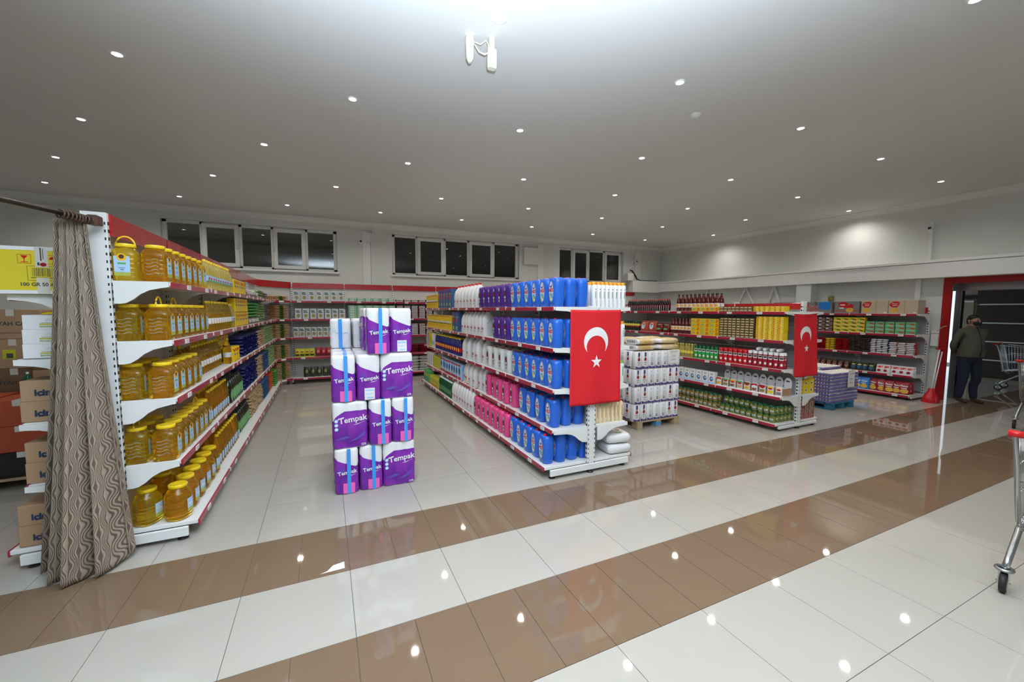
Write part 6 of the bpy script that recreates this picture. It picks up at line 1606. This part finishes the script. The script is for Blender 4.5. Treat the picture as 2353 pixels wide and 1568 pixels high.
# ================================================================== shopping carts
def cart(loc, rz, label, goods=False, scale=1.0):
    t = thing('shopping_cart', label, 'cart', loc, rz)
    t.scale = (scale,) * 3
    zr, zf = 0.98, 0.90          # top rim rear / front
    br, bf = 0.42, 0.56          # bottom rear / front
    xr, xf = -0.47, 0.50
    wr, wf = 0.275, 0.20         # half widths
    def top(u): return (xr + (xf - xr) * u, wr + (wf - wr) * u, zr + (zf - zr) * u)
    def bot(u): return (xr + 0.05 + (xf - xr - 0.12) * u, (wr + (wf - wr) * u) * 0.86, br + (bf - br) * u)
    def sp(u, v):
        a, b = top(u), bot(u); return tuple(b[i] + (a[i] - b[i]) * v for i in range(3))
    for s in (1, -1):
        q = MB(); f = lambda p: (p[0], p[1] * s, p[2])
        for k in range(24): q.tube([f(sp(k / 23, 0)), f(sp(k / 23, 1))], 0.0022, 'chrome', 4)
        for v in (0, 0.33, 0.66): q.tube([f(sp(0, v)), f(sp(1, v))], 0.004, 'chrome', 5)
        q.tube([f(sp(0, 1)), f(sp(1, 1))], 0.007, 'chrome', 6)
        obj('basket_side', q, t)
    for u, nm in ((1.0, 'basket_front'), (0.0, 'basket_gate')):
        q = MB()
        for k in range(9):
            y = -1 + 2 * k / 8; a, b = top(u), bot(u)
            q.tube([(b[0], b[1] * y, b[2]), (a[0], a[1] * y, a[2])], 0.0022, 'chrome', 4)
        for v in (0, 0.5, 1):
            p = sp(u, v); q.tube([(p[0], -p[1], p[2]), p], 0.005, 'chrome', 5)
        obj(nm, q, t)
    q = MB()
    for k in range(12):
        p = bot(k / 11); q.tube([(p[0], -p[1], p[2]), p], 0.0025, 'chrome', 4)
    for y in (-0.6, 0, 0.6): q.tube([(bot(0)[0], bot(0)[1] * y, br), (bot(1)[0], bot(1)[1] * y, bf)], 0.003, 'chrome', 4)
    obj('basket_floor', q, t)
    q = MB()
    for s in (1, -1):
        # handle post, sweeping chassis tube and front leg
        q.tube([(-0.55, wr * s, 1.0), (-0.50, wr * s, 0.97), (-0.455, wr * 0.95 * s, 0.78), (-0.40, 0.24 * s, 0.45), (-0.33, 0.22 * s, 0.38)], 0.012, 'steel', 8)
        q.tube([(-0.43, 0.27 * s, 0.145), (-0.38, 0.262 * s, 0.19), (-0.20, 0.24 * s, 0.34), (0.0, 0.21 * s, 0.44), (0.2, 0.19 * s, 0.40), (0.42, 0.19 * s, 0.19), (0.46, 0.19 * s, 0.145)], 0.017, 'steel', 8)
    q.tube([(0.0, -0.21, 0.44), (0.0, 0.21, 0.44)], 0.014, 'steel', 8); q.tube([(-0.33, -0.22, 0.38), (-0.33, 0.22, 0.38)], 0.010, 'steel', 8)
    q.box(-0.08, 0.08, -0.20, 0.20, 0.44, 0.47, 'steel', bev=0.006)
    obj('frame', q, t)
    q = MB(); q.tube([(-0.55, -0.25, 1.0), (-0.55, 0.25, 1.0)], 0.015, 'red', 10)
    for s in (1, -1): q.tube([(-0.55, 0.24 * s, 1.0), (-0.55, 0.30 * s, 1.0)], [0.020, 0.021], 'red', 10)
    obj('handle', q, t)
    wh = MB(); T = Matrix.Translation((0, 0, 0.062)) @ Matrix.Rotation(R(90), 4, 'X')
    wh.loft([(-0.016, 0.050, 0.050), (-0.013, 0.062, 0.062), (0.013, 0.062, 0.062), (0.016, 0.050, 0.050)], 'rubber', 20, T=T)
    wh.loft([(-0.019, 0.02, 0.02), (-0.0165, 0.042, 0.042), (0.0165, 0.042, 0.042), (0.019, 0.02, 0.02)], 'steel', 14, T=T); whm = wh.mesh('wheel')
    ck = MB()
    for s in (1, -1): ck.box(-0.018, 0.018, 0.021 * s - 0.002, 0.021 * s + 0.002, 0.05, 0.14, 'chrome')
    ck.box(-0.02, 0.02, -0.023, 0.023, 0.132, 0.142, 'chrome'); ck.tube([(0, -0.030, 0.062), (0, 0.030, 0.062)], 0.006, 'chrome', 8)
    ck.tube([(0.034 * math.cos(a), 0.034 * math.sin(a), 0.146) for a in [2 * math.pi * i / 14 for i in range(14)]], 0.010, 'steel', 6, closed=True); ckm = ck.mesh('caster')
    for (x, y) in ((-0.44, 0.27), (-0.44, -0.27), (0.46, 0.19), (0.46, -0.19)):
        c = obj('caster', ckm, t, (x, y, 0)); obj('wheel', whm, c)
    return t
c10 = R(10.5)
def at_caster(cx, cy, rz, lx=-0.44, ly=0.27): return (cx - (lx * math.cos(rz) - ly * math.sin(rz)), cy - (lx * math.sin(rz) + ly * math.cos(rz)), 0)
cart(at_caster(3.70, 0.885, c10), c10, 'chrome shopping cart nearest the camera at the right edge')
cart(at_caster(9.11, 2.225, R(8)), R(8), 'chrome shopping cart holding groceries near the doorway')
cart((13.55, 3.10, 0), R(-84), 'chrome shopping cart parked in the entrance hall behind the man')
gx, gy, _ = at_caster(9.11, 2.225, R(8))
for k, (m, w, h, dx, dy, zb) in enumerate((('yellow', 0.13, 0.14, -0.22, 0.08, 0.47), ('leaf_green', 0.12, 0.12, -0.20, -0.06, 0.47), ('red', 0.12, 0.10, -0.05, 0.05, 0.49), ('label_white', 0.14, 0.16, 0.08, -0.02, 0.51))):
    q = MB(); q.loft([(0, w * 0.45, w * 0.38, 3), (0.01, w * 0.5, w * 0.42, 3), (h * 0.7, w * 0.48, w * 0.38, 3), (h, w * 0.3, w * 0.1, 2.5)], m, 14)
    tag(obj('grocery_bag', q, None, (gx + dx, gy + dy, zb), R(20 * k)), '%s grocery bag lying in the cart by the doorway' % ('yellow', 'green', 'red', 'white')[k], 'bag', 'groceries in the cart')

# ================================================================== the man in the doorway
man = thing('person', 'man in olive jacket and black mask standing in the doorway', 'person', (10.93, 3.27, 0), R(-28))
def skin_body():
    V = []; E = []; Rr = []
    def add(p, r, par=None):
        V.append(p); Rr.append(r if isinstance(r, tuple) else (r, r)); i = len(V) - 1
        if par is not None: E.append((par, i))
        return i
    # faces local -Y
    pel = add((0, 0.03, 0.90), (0.165, 0.130))
    bel = add((0, -0.015, 1.03), (0.175, 0.155), pel)
    che = add((0, 0.0, 1.20), (0.175, 0.135), bel)
    upp = add((0, 0.015, 1.33), (0.15, 0.105), che)
    nk = add((0, 0.015, 1.41), 0.062, upp)
    hd0 = add((0, -0.005, 1.475), (0.072, 0.082), nk)
    hd1 = add((0, -0.012, 1.545), (0.074, 0.092), hd0)
    hd2 = add((0, 0.0, 1.600), (0.055, 0.066), hd1)
    for s in (-1, 1):
        hp = add((0.09 * s, 0.03, 0.82), (0.105, 0.105), pel)
        kn = add((0.10 * s + 0.01, 0.01 if s < 0 else -0.03, 0.47), 0.073, hp)
        cf = add((0.105 * s + 0.01, 0.035, 0.30), 0.066, kn)
        an = add((0.11 * s, 0.05 if s < 0 else 0.0, 0.085), 0.056, cf)
        hl = add((0.11 * s, 0.06 if s < 0 else 0.01, 0.042), 0.040, an)
        ml = add((0.115 * s, -0.04 if s < 0 else -0.09, 0.040), (0.043, 0.038), hl)
        te = add((0.118 * s, -0.13 if s < 0 else -0.18, 0.032), (0.036, 0.028), ml)
        sh = add((0.185 * s, 0.02, 1.335), 0.068, upp)
        el = add((0.235 * s, 0.10, 1.07), 0.053, sh)
        wr_ = add((0.10 * s, 0.205, 0.915), 0.036, el)
        hn_ = add((0.03 * s, 0.225, 0.885), (0.030, 0.022), wr_)
        for k in range(4): add((-0.025 * s, 0.225 + 0.012 * k - 0.018, 0.865 - 0.012 * k), 0.010, hn_)
        add((0.03 * s, 0.20, 0.855), 0.010, hn_)
    me = bpy.data.meshes.new('body'); me.from_pydata(V, E, [])
    ob = bpy.data.objects.new('tmp_body', me); COL.objects.link(ob)
    md = ob.modifiers.new('s', 'SKIN'); md.use_smooth_shade = True
    for i, sv in enumerate(me.skin_vertices[0].data): sv.radius = Rr[i]; sv.use_root = (i == 0)
    sd = ob.modifiers.new('d', 'SUBSURF'); sd.levels = 2; sd.render_levels = 2
    dg = bpy.context.evaluated_depsgraph_get()
    out = bpy.data.meshes.new_from_object(ob.evaluated_get(dg))
    bpy.data.objects.remove(ob)
    out.name = 'body'
    out.materials.clear()
    for k in ('jacket', 'jeans', 'skin', 'shoe'): out.materials.append(MATS[k])
    for p in out.polygons:
        c = p.center; p.use_smooth = True
        hand = c.y > 0.165 and c.z < 0.935 and abs(c.x) < 0.11
        if hand: p.material_index = 2
        elif c.z > 1.425: p.material_index = 2
        elif c.z < 0.085: p.material_index = 3
        elif c.z < 0.90 and c.y < 0.16: p.material_index = 1
        else: p.material_index = 0
    return out
obj('body', skin_body(), man)
q = MB()        # jacket hem, collar and zip as slight overlays
q.loft([(0.86, 0.178, 0.152, 2.3, 0, 0.012), (0.875, 0.186, 0.160, 2.3, 0, 0.010), (0.92, 0.188, 0.165, 2.3, 0, 0.004), (1.0, 0.186, 0.168, 2.3, 0, -0.008)], 'jacket', 24, cap=False)
obj('jacket_hem', q, man)
q = MB()
q.loft([(1.385, 0.090, 0.085, 2, 0, 0.015), (1.43, 0.074, 0.074, 2, 0, 0.012), (1.445, 0.070, 0.070, 2, 0, 0.012)], 'jacket', 18, cap=False)
obj('collar', q, man)
q = MB(); q.tube([(0, -0.158, 0.88), (0, -0.180, 1.0), (0, -0.165, 1.12), (0, -0.138, 1.25), (0, -0.095, 1.36), (0, -0.06, 1.43)], 0.005, 'black', 6); obj('zip', q, man)
q = MB()
q.loft([(1.545, 0.080, 0.070, 2.2, 0, 0.035), (1.575, 0.079, 0.085, 2.2, 0, 0.018), (1.61, 0.070, 0.082, 2.1, 0, 0.008), (1.635, 0.050, 0.062, 2, 0, 0.005), (1.645, 0.02, 0.025, 2, 0, 0.005)], 'hair', 20)
q.loft([(1.47, 0.060, 0.035, 2, 0, 0.055), (1.55, 0.078, 0.045, 2, 0, 0.045)], 'hair', 16)
obj('hair', q, man)
q = MB(); q.loft([(1.445, 0.040, 0.028, 2.2, 0, -0.070), (1.465, 0.060, 0.040, 2.2, 0, -0.070), (1.495, 0.066, 0.046, 2.2, 0, -0.066), (1.520, 0.050, 0.045, 2.2, 0, -0.066)], 'mask_black', 18)
for s in (1, -1): q.tube([(0.058 * s, -0.065, 1.51), (0.074 * s, -0.02, 1.525), (0.078 * s, 0.01, 1.53)], 0.003, 'mask_black', 5); q.tube([(0.055 * s, -0.065, 1.465), (0.074 * s, -0.02, 1.49), (0.078 * s, 0.01, 1.50)], 0.003, 'mask_black', 5)
obj('face_mask', q, man)
q = MB()
for s in (1, -1):
    q.loft([(-0.028, 0.006, 0.010), (-0.010, 0.009, 0.014), (0.012, 0.011, 0.018), (0.028, 0.006, 0.012)], 'skin', 10, T=Matrix.Translation((0.080 * s, 0.006, 1.525)))
    q.loft([(1.553, 0.016, 0.004, 2, 0.030 * s, -0.094), (1.559, 0.018, 0.005, 2, 0.030 * s, -0.093)], 'hair', 8)
    q.loft([(1.533, 0.011, 0.004, 2, 0.030 * s, -0.095), (1.541, 0.011, 0.004, 2, 0.030 * s, -0.095)], 'black', 8)
q.loft([(1.505, 0.013, 0.014, 2, 0, -0.104), (1.53, 0.009, 0.010, 2, 0, -0.100), (1.55, 0.006, 0.006, 2, 0, -0.095)], 'skin', 10)
obj('face', q, man)
